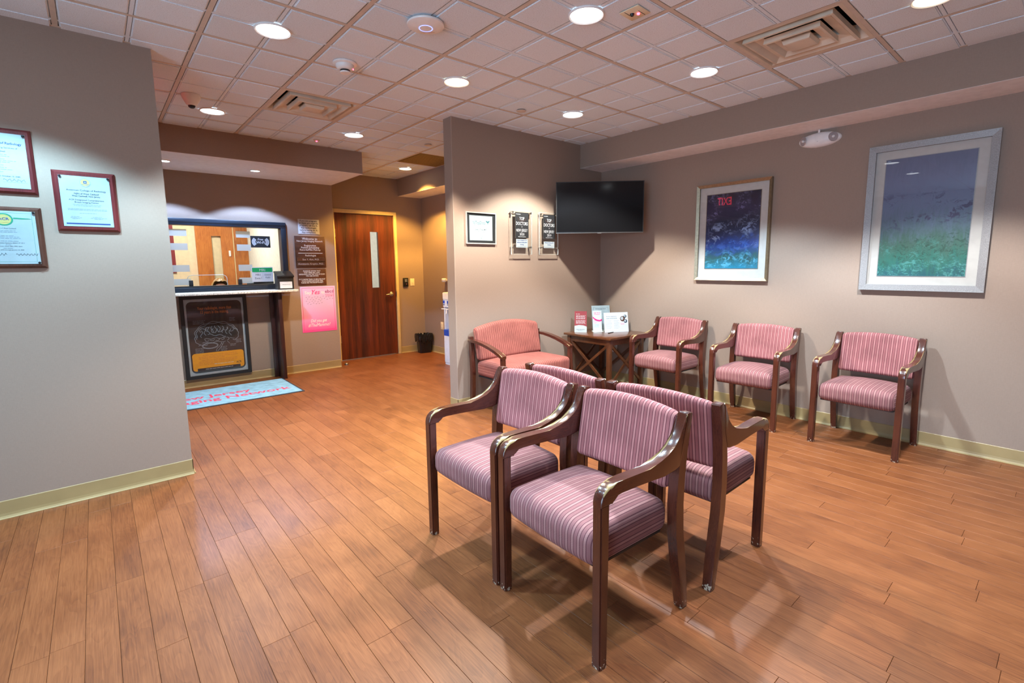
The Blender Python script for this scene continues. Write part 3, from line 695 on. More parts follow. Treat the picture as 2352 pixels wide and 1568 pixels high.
# ------------------------------------------------------------------ ceiling devices
def diffuser(i, j, label):
    e = empty('air_diffuser', (cx(i), cy(j), ZC), 0, label, 'vent', 'square stepped ceiling air diffusers')
    h = T/2-TB
    def sq(s, z): return [(-s, -s, z), (s, -s, z), (s, s, z), (-s, s, z)]
    def shell(name, rings, mat, cap=False):
        vs = []; fs = []
        for s, z in rings: vs += sq(s, z)
        for k in range(len(rings)-1):
            for q in range(4): fs.append((4*k+q, 4*k+(q+1) % 4, 4*k+4+(q+1) % 4, 4*k+4+q))
        if cap: fs.append(tuple(range(4*len(rings)-4, 4*len(rings))))
        return mk(name, vs, fs, mat, e)
    shell('pan', [(h, 0.004), (h, -0.001), (h-0.02, -0.001), (h-0.024, 0.004), (h-0.05, 0.05), (h-0.06, 0.075)], 'vent')
    shell('duct_cavity', [(h-0.06, 0.075), (h-0.06, 0.16), (0.01, 0.16)], 'plenum', True)
    shell('outer_cone', [(0.235, 0.012), (0.238, -0.012), (0.225, -0.014), (0.20, 0.012), (0.155, 0.020), (0.15, 0.05), (0.16, 0.055), (0.235, 0.022), (0.235, 0.012)], 'vent')
    shell('middle_cone', [(0.150, 0.002), (0.152, -0.020), (0.140, -0.022), (0.12, 0.002), (0.085, 0.008), (0.082, 0.04), (0.09, 0.045), (0.15, 0.010), (0.15, 0.002)], 'vent')
    shell('center_plate', [(0.03, 0.05), (0.072, 0.004), (0.077, -0.008), (0.070, -0.028), (0.062, -0.030)], 'vent', True)
    for a in (45, 135, 225, 315):
        c_, s_ = cos(rad(a)), sin(rad(a)); tube('hanger', [(0.05*c_, 0.05*s_, 0.03), (0.30*c_, 0.30*s_, 0.065)], 0.006, 'steel', e, 6)
    return e
diffuser(5, 0, 'large square stepped air vent in the ceiling at upper right')
diffuser(2, 5, 'square stepped air vent in the ceiling above the reception window')
g = empty('return_grille', (cx(5), cy(7), ZC), 0, 'flat yellowish return air grille panel by the alcove soffit', 'vent')
frame_h = T/2-TB
box('grille_frame', (-frame_h, frame_h, -frame_h, frame_h, 0.004, 0.008), 'grille', g)
for k in range(23): box('louver', (-frame_h+0.02, frame_h-0.02, -frame_h+0.015+k*0.0245, -frame_h+0.029+k*0.0245, -0.003, 0.0035), 'grille', g)

e = empty('access_point', (cx(2), cy(2), ZC-0.005), 0, 'white disc wireless access point with a blue light ring', 'access point')
lathe('body', [(0.0, -0.030), (0.03, -0.0295), (0.034, -0.029), (0.07, -0.026), (0.098, -0.017), (0.1, -0.010), (0.095, -0.004), (0.085, 0.0), (0.0, 0.0)], 'white', e, 40)
lathe('status_ring', [(0.034, -0.0305), (0.037, -0.0305)], 'led_blue', e, 40)
t = text('WEST CALDWELL 1', 0.012, 0, 0.044, -0.0295, 'orange_ink', e, width=0.075, flat=True)
for v in t.data.vertices: v.co.x = -v.co.x; v.co.y = v.co.y
t.rotation_euler = (0, 0, rad(-45))
e = empty('smoke_detector', (1.357, 3.25, ZC-0.005), 0, 'white round smoke detector with a slotted nose', 'smoke detector')
lathe('base_plate', [(0.075, 0.0), (0.075, -0.008), (0.066, -0.014), (0.0, -0.014)], 'white', e)
lathe('body', [(0.058, -0.012), (0.056, -0.028), (0.046, -0.040), (0.034, -0.044), (0.0, -0.044)], 'white', e)
lathe('sensor_slots', [(0.031, -0.043), (0.031, -0.054), (0.0, -0.054)], 'black', e)
lathe('cap', [(0.033, -0.054), (0.031, -0.062), (0.0, -0.063)], 'white', e)
lathe('indicator', [(0.0, -0.0415), (0.003, -0.041), (0.004, -0.036)], 'led_red', e, 10, (0.042, -0.03, 0))
e = empty('dome_camera', (0.683, 4.551, ZC-0.005), 0, 'white tapered dome camera hanging from the ceiling', 'camera')
lathe('housing', [(0.062, 0.0), (0.064, -0.012), (0.058, -0.03), (0.042, -0.062), (0.03, -0.078), (0.0, -0.08)], 'white', e)
lathe('lens', [(0.026, -0.074), (0.022, -0.090), (0.012, -0.097), (0.0, -0.099)], 'black', e)
e = empty('occupancy_sensor', (2.275, 1.668, ZC-0.006), rad(2), 'square ivory ceiling sensor with a red light', 'sensor')
box('plate', (-0.058, 0.058, -0.058, 0.058, -0.006, 0.0), 'offwhite', e, 0.003)
box('slot', (-0.05, 0.012, 0.028, 0.031, -0.0068, -0.006), 'black', e); box('slot', (-0.012, 0.05, -0.031, -0.028, -0.0068, -0.006), 'black', e)
lathe('sensor_eye', [(0.012, -0.006), (0.008, -0.016), (0.0, -0.017)], 'black', e, 14, (-0.006, 0.012, 0))
lathe('indicator', [(0.008, -0.006), (0.007, -0.012), (0.0, -0.015)], 'led_red', e, 14, (0.012, -0.014, 0))
for k, (x, y, lb) in enumerate(((2.891, 3.268, 'flat round sprinkler cover in the ceiling near the partition top'), (2.882, 4.789, 'flat round sprinkler cover in the ceiling beyond the partition end'))):
    e = empty('sprinkler_cover', (x, y, ZC-0.005), 0, lb, 'sprinkler', 'concealed sprinkler covers')
    lathe('disc', [(0.0, -0.008), (0.040, -0.008), (0.042, -0.006), (0.042, -0.004)], 'tee', e); lathe('shadow_gap', [(0.037, -0.0045), (0.037, 0.0)], 'black', e)
e = empty('ceiling_detector', (1.877, 5.32, ZC-0.005), 0, 'small ceiling detector with a red light near the reception soffit', 'detector')
lathe('body', [(0.032, 0.0), (0.03, -0.010), (0.0, -0.012)], 'tee', e, 20); lathe('indicator', [(0.011, -0.010), (0.008, -0.018), (0.0, -0.02)], 'led_red', e, 12)
# exit sign hanging behind the left stub wall; only its reflection shows
e = empty('exit_sign', (0.06, 4.53, 2.50), rad(90), 'lit red exit sign hanging from the ceiling behind the stub wall', 'exit sign')
box('housing', (-0.17, 0.17, -0.02, 0.02, -0.11, 0.11), 'white', e, 0.006)
tube('stem', [(0, 0, 0.10), (0, 0, ZC-2.50-0.001)], 0.012, 'white', e)
text('EXIT', 0.2, 0, -0.07, -0.0215, 'exit_red', e, width=0.27, bold=0.01, name='lit_lettering')

# ------------------------------------------------------------------ things on the left wall
def plaque(xc, zc_, w, h, wood, label, pw, ph, oy=0.0):
    e = empty('certificate_plaque', (xc, YP, zc_-h/2), 0, label, 'plaque', 'certificate plaques on the left wall')
    bv = 0.012
    o = [(-w/2, 0), (w/2, 0), (w/2, h), (-w/2, h)]; i_ = [(-w/2+bv, bv), (w/2-bv, bv), (w/2-bv, h-bv), (-w/2+bv, h-bv)]
    vs = [(a, 0, b) for a, b in o]+[(a, -0.008, b) for a, b in o]+[(a, -0.019, b) for a, b in i_]
    mk('board', vs, [(0, 3, 2, 1)]+[(4*k+q, 4*k+(q+1) % 4, 4*k+4+(q+1) % 4, 4*k+4+q) for k in (0, 1) for q in range(4)]+[(8, 9, 10, 11)], wood, e)
    x0, x1 = -pw/2, pw/2; z0 = (h-ph)/2+oy; z1 = z0+ph
    pp = box('certificate', (x0, x1, -0.0205, -0.0192, z0, z1), 'paper', e)
    box('cover_sheet', (x0-0.004, x1+0.004, -0.0245, -0.0215, z0-0.004, z1+0.004), 'acrylic', e)
    for a in (x0+0.006, x1-0.006):
        for b in (z1-0.006,) if wood == 'plaque_red' else (z1-0.006, z0+0.006):
            s = lathe('pin', [(0.0, 0.006), (0.004, 0.0055), (0.006, 0.003), (0.006, 0.0)], 'black', e, 14); s.rotation_euler = (rad(90), 0, 0); s.location = (a, -0.0245, b)
    return e, x0, x1, z0, z1
IY = -0.0212
e, x0, x1, z0, z1 = plaque(0.007, 1.745, 0.272, 0.333, 'plaque_red', 'reddish wooden certificate plaque with a gold round seal and navy bar', 0.218, 0.279)
disc('seal', 0.002, z1-0.034, 0.024, 0.024, IY, 'gold', e); disc('seal_ring', 0.002, z1-0.034, 0.024, 0.024, IY-0.0003, 'shadowgrey', e, inner=0.82)
quad('emblem', -0.005, 0.009, z1-0.039, z1-0.025, IY-0.0003, 'navy', e); disc('emblem_mark', 0.002, z1-0.032, 0.0035, 0.0035, IY-0.0006, 'paper', e)
quad('emblem_bar', -0.016, 0.020, z1-0.046, z1-0.0445, IY-0.0003, 'navy', e)
text('American College of Radiology', 0.0125, 0.004, z1-0.082, IY, 'ink', e, 0.172)
text('NJIN of West Caldwell', 0.0125, 0.003, z1-0.101, IY, 'ink', e, 0.106, bold=0.008)
text('West Caldwell, New Jersey', 0.0125, 0.0, z1-0.114, IY, 'ink', e, 0.122, bold=0.008)
text('as an', 0.006, 0.0, z1-0.122, IY, 'faint', e)
text('ACR Designated Comprehensive', 0.0115, 0.0, z1-0.135, IY, 'ink', e, 0.152)
text('Breast Imaging Center', 0.0115, 0.0, z1-0.148, IY, 'ink', e, 0.104)
lines('small_print', [(-0.062, 0.062, z1-0.157), (-0.058, 0.058, z1-0.164), (-0.085, 0.085, z1-0.182), (-0.085, 0.085, z1-0.188), (-0.037, 0.037, z1-0.205), (-0.075, -0.035, z1-0.225), (-0.078, -0.030, z1-0.231), (-0.07, -0.04, z1-0.236), (0.018, 0.058, z1-0.225), (0.01, 0.08, z1-0.231), (0.025, 0.06, z1-0.236)], IY, 'faint', e, 0.0014)
quad('navy_bar', -0.097, 0.094, z0+0.012, z0+0.019, IY, 'navy', e)
e, x0, x1, z0, z1 = plaque(-0.327, 1.9335, 0.274, 0.335, 'plaque_red', 'reddish wooden certificate plaque cut by the frame, upper one at far left', 0.224, 0.279)
text('American College of Radiology', 0.017, x1-0.115, z1-0.056, IY, 'navy', e, 0.20, bold=0.015, name='heading')
text('of', 0.012, -0.03, z1-0.026, IY, 'ink', e)
text('Mammographic Imaging Services of', 0.0105, x1-0.115, z1-0.077, IY, 'ink', e, 0.165)
text('West Caldwell', 0.009, 0.005, z1-0.096, IY, 'ink', e, bold=0.01)
lines('small_print', [(-0.06, 0.035, z1-0.109), (-0.07, 0.045, z1-0.118), (-0.06, 0.03, z1-0.132), (-0.085, 0.068, z1-0.140), (-0.075, 0.045, z1-0.148), (-0.05, 0.02, z1-0.163), (-0.06, 0.03, z1-0.175), (-0.065, 0.05, z1-0.185), (-0.05, 0.02, z1-0.198)], IY, 'faint', e, 0.002)
text('through October 13, 2025', 0.0095, 0.025, z1-0.222, IY, 'ink', e, bold=0.008)
ribbon('signature', [[(0.012+0.0014*k, z1-0.238+0.005*sin(k*0.5)+0.003*sin(k*1.17)) for k in range(60)]], 0.0012, IY, 'ink', e)
lines('signature_rule', [(0.01, 0.10, z1-0.249)], IY, 'faint', e, 0.0008)
e, x0, x1, z0, z1 = plaque(-0.327, 1.535, 0.274, 0.325, 'plaque_brown', 'brown walnut certificate plaque with a green and gold seal, lower at far left', 0.224, 0.279)
disc('seal', -0.01, z1-0.045, 0.036, 0.032, IY, 'gold', e); disc('seal_ring', -0.01, z1-0.045, 0.036, 0.032, IY-0.0003, 'greenp', e, inner=0.80); disc('seal_band', -0.01, z1-0.045, 0.029, 0.026, IY-0.0005, 'gold', e, inner=0.90)
text('ACR', 0.018, -0.01, z1-0.048, IY-0.0006, 'navy', e, 0.042, bold=0.02); quad('seal_bar', -0.034, 0.014, z1-0.060, z1-0.053, IY-0.0006, 'gold', e)
poly('green_swoosh', [(0.028, z1-0.034), (0.085, z1-0.037), (0.10, z1-0.040), (0.06, z1-0.042), (0.026, z1-0.041)], IY, 'greenp', e)
ribbon('border', [[(x0+0.006, z0+0.012), (x1-0.014, z0+0.012), (x1-0.014, z1-0.01), (x0+0.006, z1-0.01)]], 0.001, IY, 'greenp', e)
text('NJIN of West Caldwell', 0.008, -0.005, z1-0.094, IY, 'ink', e)
lines('small_print', [(-0.04, 0.03, z1-0.104), (-0.045, 0.035, z1-0.111), (-0.03, 0.02, z1-0.130), (-0.05, 0.04, z1-0.137), (-0.055, 0.045, z1-0.144), (-0.05, 0.04, z1-0.158), (-0.015, 0.005, z1-0.178), (-0.025, 0.015, z1-0.196)], IY, 'faint', e, 0.0016)
text('Siemens Medical Systems VERIO 3T 2011', 0.0078, -0.005, z1-0.171, IY, 'ink', e, 0.125)
text('Body, Breast, Head, MRA, MSK, Spine', 0.0072, -0.005, z1-0.188, IY, 'ink', e, 0.105)
text('June 21, 2022 through January 16, 2025', 0.0072, -0.005, z1-0.207, IY, 'ink', e, 0.115)
ribbon('signature', [[(-0.05+0.001*k, z1-0.228+0.005*sin(k*0.47)+0.002*sin(k*1.3)) for k in range(36)], [(0.02+0.0013*k, z1-0.229+0.004*sin(k*0.6)+0.002*sin(k*1.4)) for k in range(66)]], 0.0014, IY, 'ink', e)

# ------------------------------------------------------------------ things on the partition
e = empty('framed_award', (2.818, YP, 1.562), 0, 'small square award certificate in a silver frame with a black mat', 'picture frame')
frame_bars(e, -0.176, 0.176, 0, 0.294, 0.010, -0.017, 0, 'aluminium')
box('black_mat', (-0.166, 0.166, -0.006, -0.002, 0.010, 0.284), 'satin_black', e); box('certificate', (-0.134, 0.134, -0.008, -0.006, 0.034, 0.262), 'paper', e)
IY = -0.0085
lines('small_print', [(-0.11, 0.11, 0.243), (-0.05, 0.045, 0.084), (-0.03, 0.03, 0.074)], IY, 'faint', e, 0.0025)
text('NJTopDocs', 0.044, -0.025, 0.183, IY, 'teal', e, 0.145)
poly('caduceus_wings', [(0.052, 0.222), (0.078, 0.212), (0.104, 0.222), (0.094, 0.206), (0.082, 0.198), (0.079, 0.176), (0.075, 0.198), (0.062, 0.206)], IY, 'teal', e)
text('Awarded to', 0.010, 0, 0.152, IY, 'faint', e); text('Jose J. Tolia, M.D.', 0.020, 0.0, 0.128, IY, 'ink', e, 0.145, bold=0.004); text('Board in Radiology', 0.010, 0.0, 0.113, IY, 'ink', e, 0.075)
text('2021', 0.012, 0, 0.052, IY, 'ink', e, bold=0.01)
box('glazing', (-0.165, 0.165, -0.014, -0.012, 0.011, 0.283), 'acrylic', e)
def doctors(xc, year, names, label, z0=1.468, w=0.215, h=0.43):
    e = empty('acrylic_award', (xc, YP, z0), 0, label, 'award plaque', 'clear acrylic doctor award plaques')
    box('acrylic_panel', (-w/2-0.03, w/2+0.03, -0.034, -0.026, 0.0, h), 'acrylic', e)
    boxes('panel_edges', [(-w/2-0.0305, -w/2-0.0295, -0.0345, -0.0255, 0, h), (w/2+0.0295, w/2+0.0305, -0.0345, -0.0255, 0, h), (-w/2-0.03, w/2+0.03, -0.0345, -0.0255, -0.0005, 0.0005), (-w/2-0.03, w/2+0.03, -0.0345, -0.0255, h-0.0005, h+0.0005)], 'acrylic_edge', e)
    for a in (-w/2-0.012, w/2+0.012):
        for b in (0.07, h-0.018):
            s = lathe('standoff', [(0.0, 0.045), (0.008, 0.044), (0.010, 0.040), (0.010, 0.0)], 'steel', e, 14); s.rotation_euler = (rad(90), 0, 0); s.location = (a, 0, b)
    box('black_plate', (-0.087, 0.087, -0.036, -0.0345, 0.165, 0.412), 'blackink', e); frame_bars(e, -0.089, 0.089, 0.163, 0.414, 0.0025, -0.0375, -0.035, 'steel', 'plate_border')
    Y = -0.0368
    text('New Jersey Monthly', 0.010, -0.078, 0.393, Y, 'whiteink', e, 0.06, bold=0.02, align='LEFT')
    poly('wing_motif', [(-0.07, 0.372), (-0.02, 0.345), (0.0, 0.335), (0.02, 0.345), (0.07, 0.372), (0.05, 0.335), (0.01, 0.318), (0.0, 0.30), (-0.01, 0.318), (-0.05, 0.335)], Y+0.0003, 'shadowgrey' if False else 'poster_dark', e)
    text('TOP', 0.046, 0, 0.338, Y, 'whiteink', e, 0.066); text('DOCTORS', 0.046, 0, 0.290, Y, 'whiteink', e, 0.155); text('in', 0.02, 0, 0.268, Y, 'whiteink', e, shear=0.3)
    text('NEW JERSEY', 0.040, 0, 0.225, Y, 'whiteink', e, 0.152); text(year, 0.034, 0, 0.189, Y, 'whiteink', e, 0.062); text('Selected By Their Peers', 0.010, 0, 0.173, Y, 'whiteink', e, 0.10, bold=0.02)
    zt = 0.152 if len(names) > 2 else 0.135
    box('name_plate', (-0.078, 0.078, -0.036, -0.0345, 0.068, zt), 'paper', e)
    for k, nm in enumerate(names): text(nm, 0.0115, 0, zt-0.016-0.021*k, Y, 'navy', e, 0.128 if k < len(names)-1 else 0.05, bold=0.02)
    lines('small_print', [(-0.06, 0.06, 0.076)], Y, 'faint', e, 0.002)
doctors(3.307, '2020', ['Keith D. Ferdinand, MD', 'Michael A. Pollack, MD', 'Radiology'], 'clear acrylic top doctors plaque marked 2020, beside the small framed award')
doctors(3.690, '2019', ['Michael A. Pollack, MD', 'Radiology'], 'clear acrylic top doctors plaque marked 2019, beside the television')

# ------------------------------------------------------------------ television across the corner
pL, pR = Vector((3.738, 3.686, 0)), Vector((4.387, 3.06, 0)); mid = (pL+pR)/2; dv = (pR-pL); tw = dv.length
e = empty('television', (mid.x, mid.y, 1.685), math.atan2(dv.y, dv.x), 'black wall-mounted flat television across the room corner', 'television')
th = 0.523
box('back_shell', (-tw/2, tw/2, -0.018, 0.02, 0, th), 'black', e, 0.004); box('rear_bulge', (-tw*0.32, tw*0.32, 0.02, 0.05, 0.06, th*0.7), 'black', e, 0.008)
box('screen', (-tw/2+0.008, tw/2-0.008, -0.0195, -0.018, 0.016, th-0.008), 'screen', e)
frame_bars(e, -tw/2, tw/2, 0, th, 0.007, -0.022, -0.017, 'satin_black', 'bezel'); box('bottom_trim', (-tw/2, tw/2, -0.0235, -0.0185, 0.0, 0.006), 'steel', e)
box('logo_bar', (-0.02, 0.02, -0.026, -0.020, -0.006, 0.004), 'steel', e)
tube('mount_arm', [(0, 0.05, 0.26), (0, 0.52, 0.26)], 0.02, 'black', e)
wp = box('wall_plate', (-0.07, 0.07, -0.03, 0.0, 0.16, 0.36), 'black', e); wp.rotation_euler = (0, 0, -e.rotation_euler.z); wp.location = (0, 0.5605, 0); box('mount_plate', (-0.1, 0.1, 0.05, 0.06, 0.16, 0.36), 'black', e)

# ------------------------------------------------------------------ things on the right wall
def picture(yc, zb, w, h, fw_, fmat, art, label, ix, iz0, iz1, slope):
    e = empty('framed_picture', (XR, yc, zb), RW, label, 'picture', 'framed pictures on the right wall')
    frame_bars(e, -w/2, w/2, 0, h, fw_, -0.035, 0, fmat, 'frame_rail', slope)
    box('mat_board', (-w/2+0.01, w/2-0.01, -0.006, -0.002, 0.01, h-0.01), 'matboard', e)
    a = box('print', (-ix, ix, -0.0075, -0.006, iz0, iz1), art, e); a.data.transform(Matrix.Translation((0, 0, -iz0))); a.location = (0, 0, iz0)
    frame_bars(e, -ix-0.004, ix+0.004, iz0-0.004, iz1+0.004, 0.004, -0.0085, -0.006, 'silver' if fmat == 'silver' else 'champagne', 'mat_bevel')
    box('glazing', (-w/2+fw_*0.8, w/2-fw_*0.8, -0.0125, -0.0105, fw_*0.8, h-fw_*0.8), 'picture_glass', e)
    return e
picture(2.205, 1.197, 0.70, 0.905, 0.026, 'champagne', 'art_blue', 'smaller framed picture in deep blues with a narrow champagne frame', 0.253, 0.112, 0.808, 0.012)
picture(0.802, 1.144, 0.715, 1.067, 0.044, 'silver', 'art_lilac', 'larger framed picture in lilac and green with a wide silver frame', 0.251, 0.107, 0.961, 0.004)
e = empty('emergency_light', (XR, 1.515, 2.343), RW, 'white oval emergency light with two lamp heads under the soffit', 'emergency light')
bm = bmesh.new(); bmesh.ops.create_uvsphere(bm, u_segments=32, v_segments=16, radius=1.0)
for v in bm.verts: v.co = Vector((v.co.x*0.155, v.co.y*0.055 if v.co.y < 0 else v.co.y*0.0, v.co.z*0.058))
from_bm('housing', bm, 'white', e, True)
for sx in (-1, 1):
    s = lathe('lamp_head', [(0.036, 0.0), (0.034, 0.004), (0.0, 0.001)], 'lens', e, 24); s.rotation_euler = (rad(90), 0, rad(38)*sx); s.location = (sx*0.108, -0.044, 0.0)
    s2 = lathe('lamp_bulb', [(0.0, 0.012), (0.008, 0.010), (0.010, 0.0)], 'white', e, 14); s2.rotation_euler = (rad(90), 0, rad(38)*sx); s2.location = (sx*0.108, -0.047, 0.0)
lathe('test_button', [(0.003, 0), (0.0, 0.002)], 'black', e, 10).location = (0.0, -0.0545, -0.02)
tube('conduit', [(0, -0.03, 0.05), (0, -0.03, ZB-2.343-0.001)], 0.008, 'white', e)
def outlet(loc, rz, label, mat='offwhite', kind='outlet'):
    e = empty('wall_outlet' if kind == 'outlet' else 'light_switch', loc, rz, label, 'outlet' if kind == 'outlet' else 'switch')
    box('plate', (-0.036, 0.036, -0.006, 0.0, -0.058, 0.058), mat, e, 0.002)
    if kind == 'outlet':
        for s in (-1, 1):
            box('receptacle', (-0.016, 0.016, -0.008, -0.005, s*0.026-0.014, s*0.026+0.014), mat, e, 0.003)
            for q in (-0.007, 0.007): box('slot', (q-0.001, q+0.001, -0.0084, -0.0078, s*0.026-0.004, s*0.026+0.006), 'black', e)
    else:
        box('toggle', (-0.005, 0.005, -0.018, -0.005, -0.012, 0.006), mat, e, 0.002)
    return e
outlet((XR, 3.543, 0.395), RW, 'white wall outlet seen through the side table legs', 'white')
outlet((XA, 6.427, 0.442), RW, 'ivory wall outlet low in the alcove beside the water cooler')
outlet((3.815, YD, 1.11), 0, 'ivory light switch plate right of the door keypad', 'offwhite', 'switch')
e = empty('door_keypad', (3.693, YD, 1.112), 0, 'black keypad beside the wooden door', 'keypad')
box('body', (-0.042, 0.042, -0.028, 0, -0.068, 0.068), 'black', e, 0.006)
for a in (-0.015, 0, 0.015):
    for b in (0.012, 0.027, 0.042): box('key', (a-0.005, a+0.005, -0.031, -0.027, b-0.005, b+0.005), 'shadowgrey', e, 0.001)
lathe('indicator', [(0.004, 0), (0.0, 0.003)], 'led_red', e, 10).location = (0.005, -0.028, -0.028)

# ------------------------------------------------------------------ reception window, counter, signs
w1 = struct(empty('window_1', (0, YS, 0)), 'dark framed sliding reception window')
fwd = 0.06
for nm, b in (('frame_head', (WX0, WX1, -0.03, 0.10, WZ1-fwd*1.2, WZ1)), ('frame_jamb', (WX1-fwd, WX1, -0.03, 0.10, WZ0, WZ1-fwd*1.2)), ('frame_jamb', (WX0, WX0+fwd, -0.03, 0.10, WZ0, WZ1-fwd*1.2)), ('frame_sill', (WX0+fwd, WX1-fwd, -0.03, 0.10, WZ0, WZ0+0.045))):
    box(nm, b, 'dark_frame', w1, 0.003)
box('head_groove', (WX0+fwd, WX1-0.002, -0.0325, -0.030, WZ1-0.045, WZ1-0.038), 'black', w1)
box('sill_track', (WX0+fwd, WX1-fwd, -0.02, 0.08, WZ0+0.045, WZ0+0.062), 'satin_black', w1)
ztop, zbot = WZ1-fwd*1.2, WZ0+0.062
def pane(x0, x1, y, stripes, sx0, sx1, hx):
    p = box('glass_pane', (x0, x1, y-0.003, y+0.003, zbot, ztop), 'glass', w1)
    for a, b in stripes: box('frosted_stripe', (sx0, sx1, y-0.0042, y-0.0032, a, b), 'frost', p)
    box('edge_pull', (hx-0.02, hx+0.02, y-0.012, y+0.012, zbot, zbot+0.065), 'satin_black', p, 0.003)
    return p
st = [(1.720, 1.795), (1.565, 1.640), (1.325, 1.400), (1.175, 1.245)]
pane(WX0+fwd, 0.835, 0.03, st, WX0+fwd, 0.825, 0.825)
pane(1.315, WX1-fwd, 0.05, st, 1.30+0.02, 1.47, 1.325)
# counter
e = empty('reception_counter', (0, YS, 0), 0, 'speckled stone reception ledge on a dark wood support under the window', 'counter')
prism('stone_slab', [(-0.32, 1.066), (-0.332, 1.072), (-0.332, 1.090), (-0.32, 1.096), (-0.0305, 1.096), (-0.0305, 1.066)], 0.0, 1.875, 'granite', e, 0.004)
box('support_panel', (1.612, 1.700, -0.05, -0.0165, 0.0, 1.066), 'panel_wood', e, 0.003); box('support_post', (1.655, 1.700, -0.25, -0.05, 0.0, 1.066), 'panel_wood', e, 0.003)
# framed anatomy poster under the counter
px0, px1, pz0, pz1 = 0.690, 1.358, 0.100, 1.050
e = empty('framed_poster', ((px0+px1)/2, YS, pz0), 0, 'black framed radiology poster with a glowing brain drawing under the counter', 'poster')
w_, h_ = px1-px0, pz1-pz0
frame_bars(e, -w_/2, w_/2, 0, h_, 0.036, -0.028, -0.002, 'satin_black')
box('backing', (-w_/2+0.01, w_/2-0.01, -0.006, -0.002, 0.01, h_-0.01), 'paper', e)
IY = -0.0068
poly('dark_field', rrect(-0.276, 0.276, 0.062, 0.885, 0.05), IY, 'poster_dark', e)
text('Your radiologist, more than', 0.05, 0.0, 0.790, IY-0.0006, 'orange_ink', e, 0.34, bold=0.008); text('13 years in the making.', 0.05, 0.0, 0.745, IY-0.0006, 'orange_ink', e, 0.28, bold=0.008)
def arc(cx_, cz_, rx, rz, a0, a1, n=18, wob=0, k=5): return [(cx_+(rx+wob*sin(k*rad(a0+(a1-a0)*i/n)))*cos(rad(a0+(a1-a0)*i/n)), cz_+(rz+wob*cos(k*rad(a0+(a1-a0)*i/n)))*sin(rad(a0+(a1-a0)*i/n))) for i in range(n+1)]
bx, bz = 0.0, 0.505
poly('brain_glow', arc(bx, bz, 0.205, 0.125, 0, 354, 40, 0.006, 9), IY-0.0003, 'satin_black', e)
br = [arc(bx, bz+0.005, 0.215, 0.135, 5, 205, 40, 0.006, 11), arc(bx, bz+0.005, 0.200, 0.118, 15, 200, 40, 0.005, 13), arc(bx-0.13, bz-0.05, 0.09, 0.075, 150, 290, 20, 0.004, 9),
      arc(bx+0.17, bz-0.02, 0.055, 0.07, -100, 70, 18, 0.004, 9), [(bx-0.09+0.02*i, bz-0.005+0.010*sin(i*1.3)-0.003*i) for i in range(10)], [(bx-0.13+0.025*i, bz-0.055+0.008*sin(i*1.7)) for i in range(10)],
      [(bx-0.15+0.026*i, bz-0.098+0.007*sin(i*1.4)) for i in range(10)], arc(bx-0.075, bz-0.135, 0.08, 0.035, 0, 360, 28), arc(bx-0.075, bz-0.135, 0.072, 0.028, 0, 360, 28), [(bx+0.045, bz-0.11), (bx+0.02, bz-0.15), (bx-0.01, bz-0.175), (bx-0.02, bz-0.205), (bx-0.002, bz-0.205), (bx+0.03, bz-0.165), (bx+0.065, bz-0.11)]]
for k in range(9):
    a = bx-0.15+0.036*k; t0 = bz+0.095-0.05*abs((k-4)/4.0)**2
    br.append([(a+0.012*sin(i*1.2+k), t0-0.016*i) for i in range(6)])
for k in range(6): br.append(arc(bx-0.14+0.058*k, bz+0.045+0.012*sin(k*2), 0.026, 0.024, 20+40*k, 230+40*k, 12))
for k in range(5): br.append(arc(bx-0.10+0.05*k, bz-0.065+0.008*sin(k*3), 0.022, 0.016, 160+30*k, 330+30*k, 10))
ribbon('brain_lines', br, 0.0042, IY-0.0008, 'faint', e)
rows = []
for (a, b, n, l) in ((-0.225, 0.665, 3, 0.12), (0.14, 0.68, 3, 0.06), (0.19, 0.415, 3, 0.06), (0.13, 0.365, 2, 0.06), (0.03, 0.345, 4, 0.065), (-0.225, 0.345, 4, 0.09)):
    for k in range(n): rows.append((a, a+l*(1-0.12*(k % 2)), b-0.016*k))
lines('caption_lines', rows, IY-0.0008, 'faint', e, 0.0028)
ribbon('leader_lines', [[(-0.19, 0.375), (-0.165, 0.395)], [(0.05, 0.365), (0.04, 0.395)], [(0.125, 0.375), (0.10, 0.41)], [(0.18, 0.43), (0.13, 0.445)]], 0.003, IY-0.0008, 'faint', e)
poly('amber_panel', rrect(-0.262, 0.262, 0.085, 0.290, 0.03), IY-0.0006, 'amber', e); poly('dark_tab', [(-0.22, 0.085), (0.22, 0.085), (0.22, 0.115), (-0.22, 0.115)], IY-0.0009, 'poster_dark', e)
lines('small_print', [(-0.16, 0.19, 0.262), (-0.20, 0.20, 0.243), (-0.20, 0.06, 0.226), (-0.17, 0.20, 0.205), (-0.20, 0.19, 0.188), (-0.20, 0.15, 0.171), (-0.20, -0.02, 0.154)], IY-0.0009, 'orange_ink', e, 0.0032)
lines('small_print', [(-0.05, 0.15, 0.150)], IY-0.001, 'whiteink', e, 0.003); lines('small_print', [(-0.14, 0.14, 0.100)], IY-0.0012, 'whiteink', e, 0.003)
text('ACR', 0.036, 0.205, 0.132, IY-0.001, 'poster_dark', e, 0.055, bold=0.015)
box('glazing', (-w_/2+0.03, w_/2-0.03, -0.014, -0.012, 0.03, h_-0.03), 'picture_glass', e)
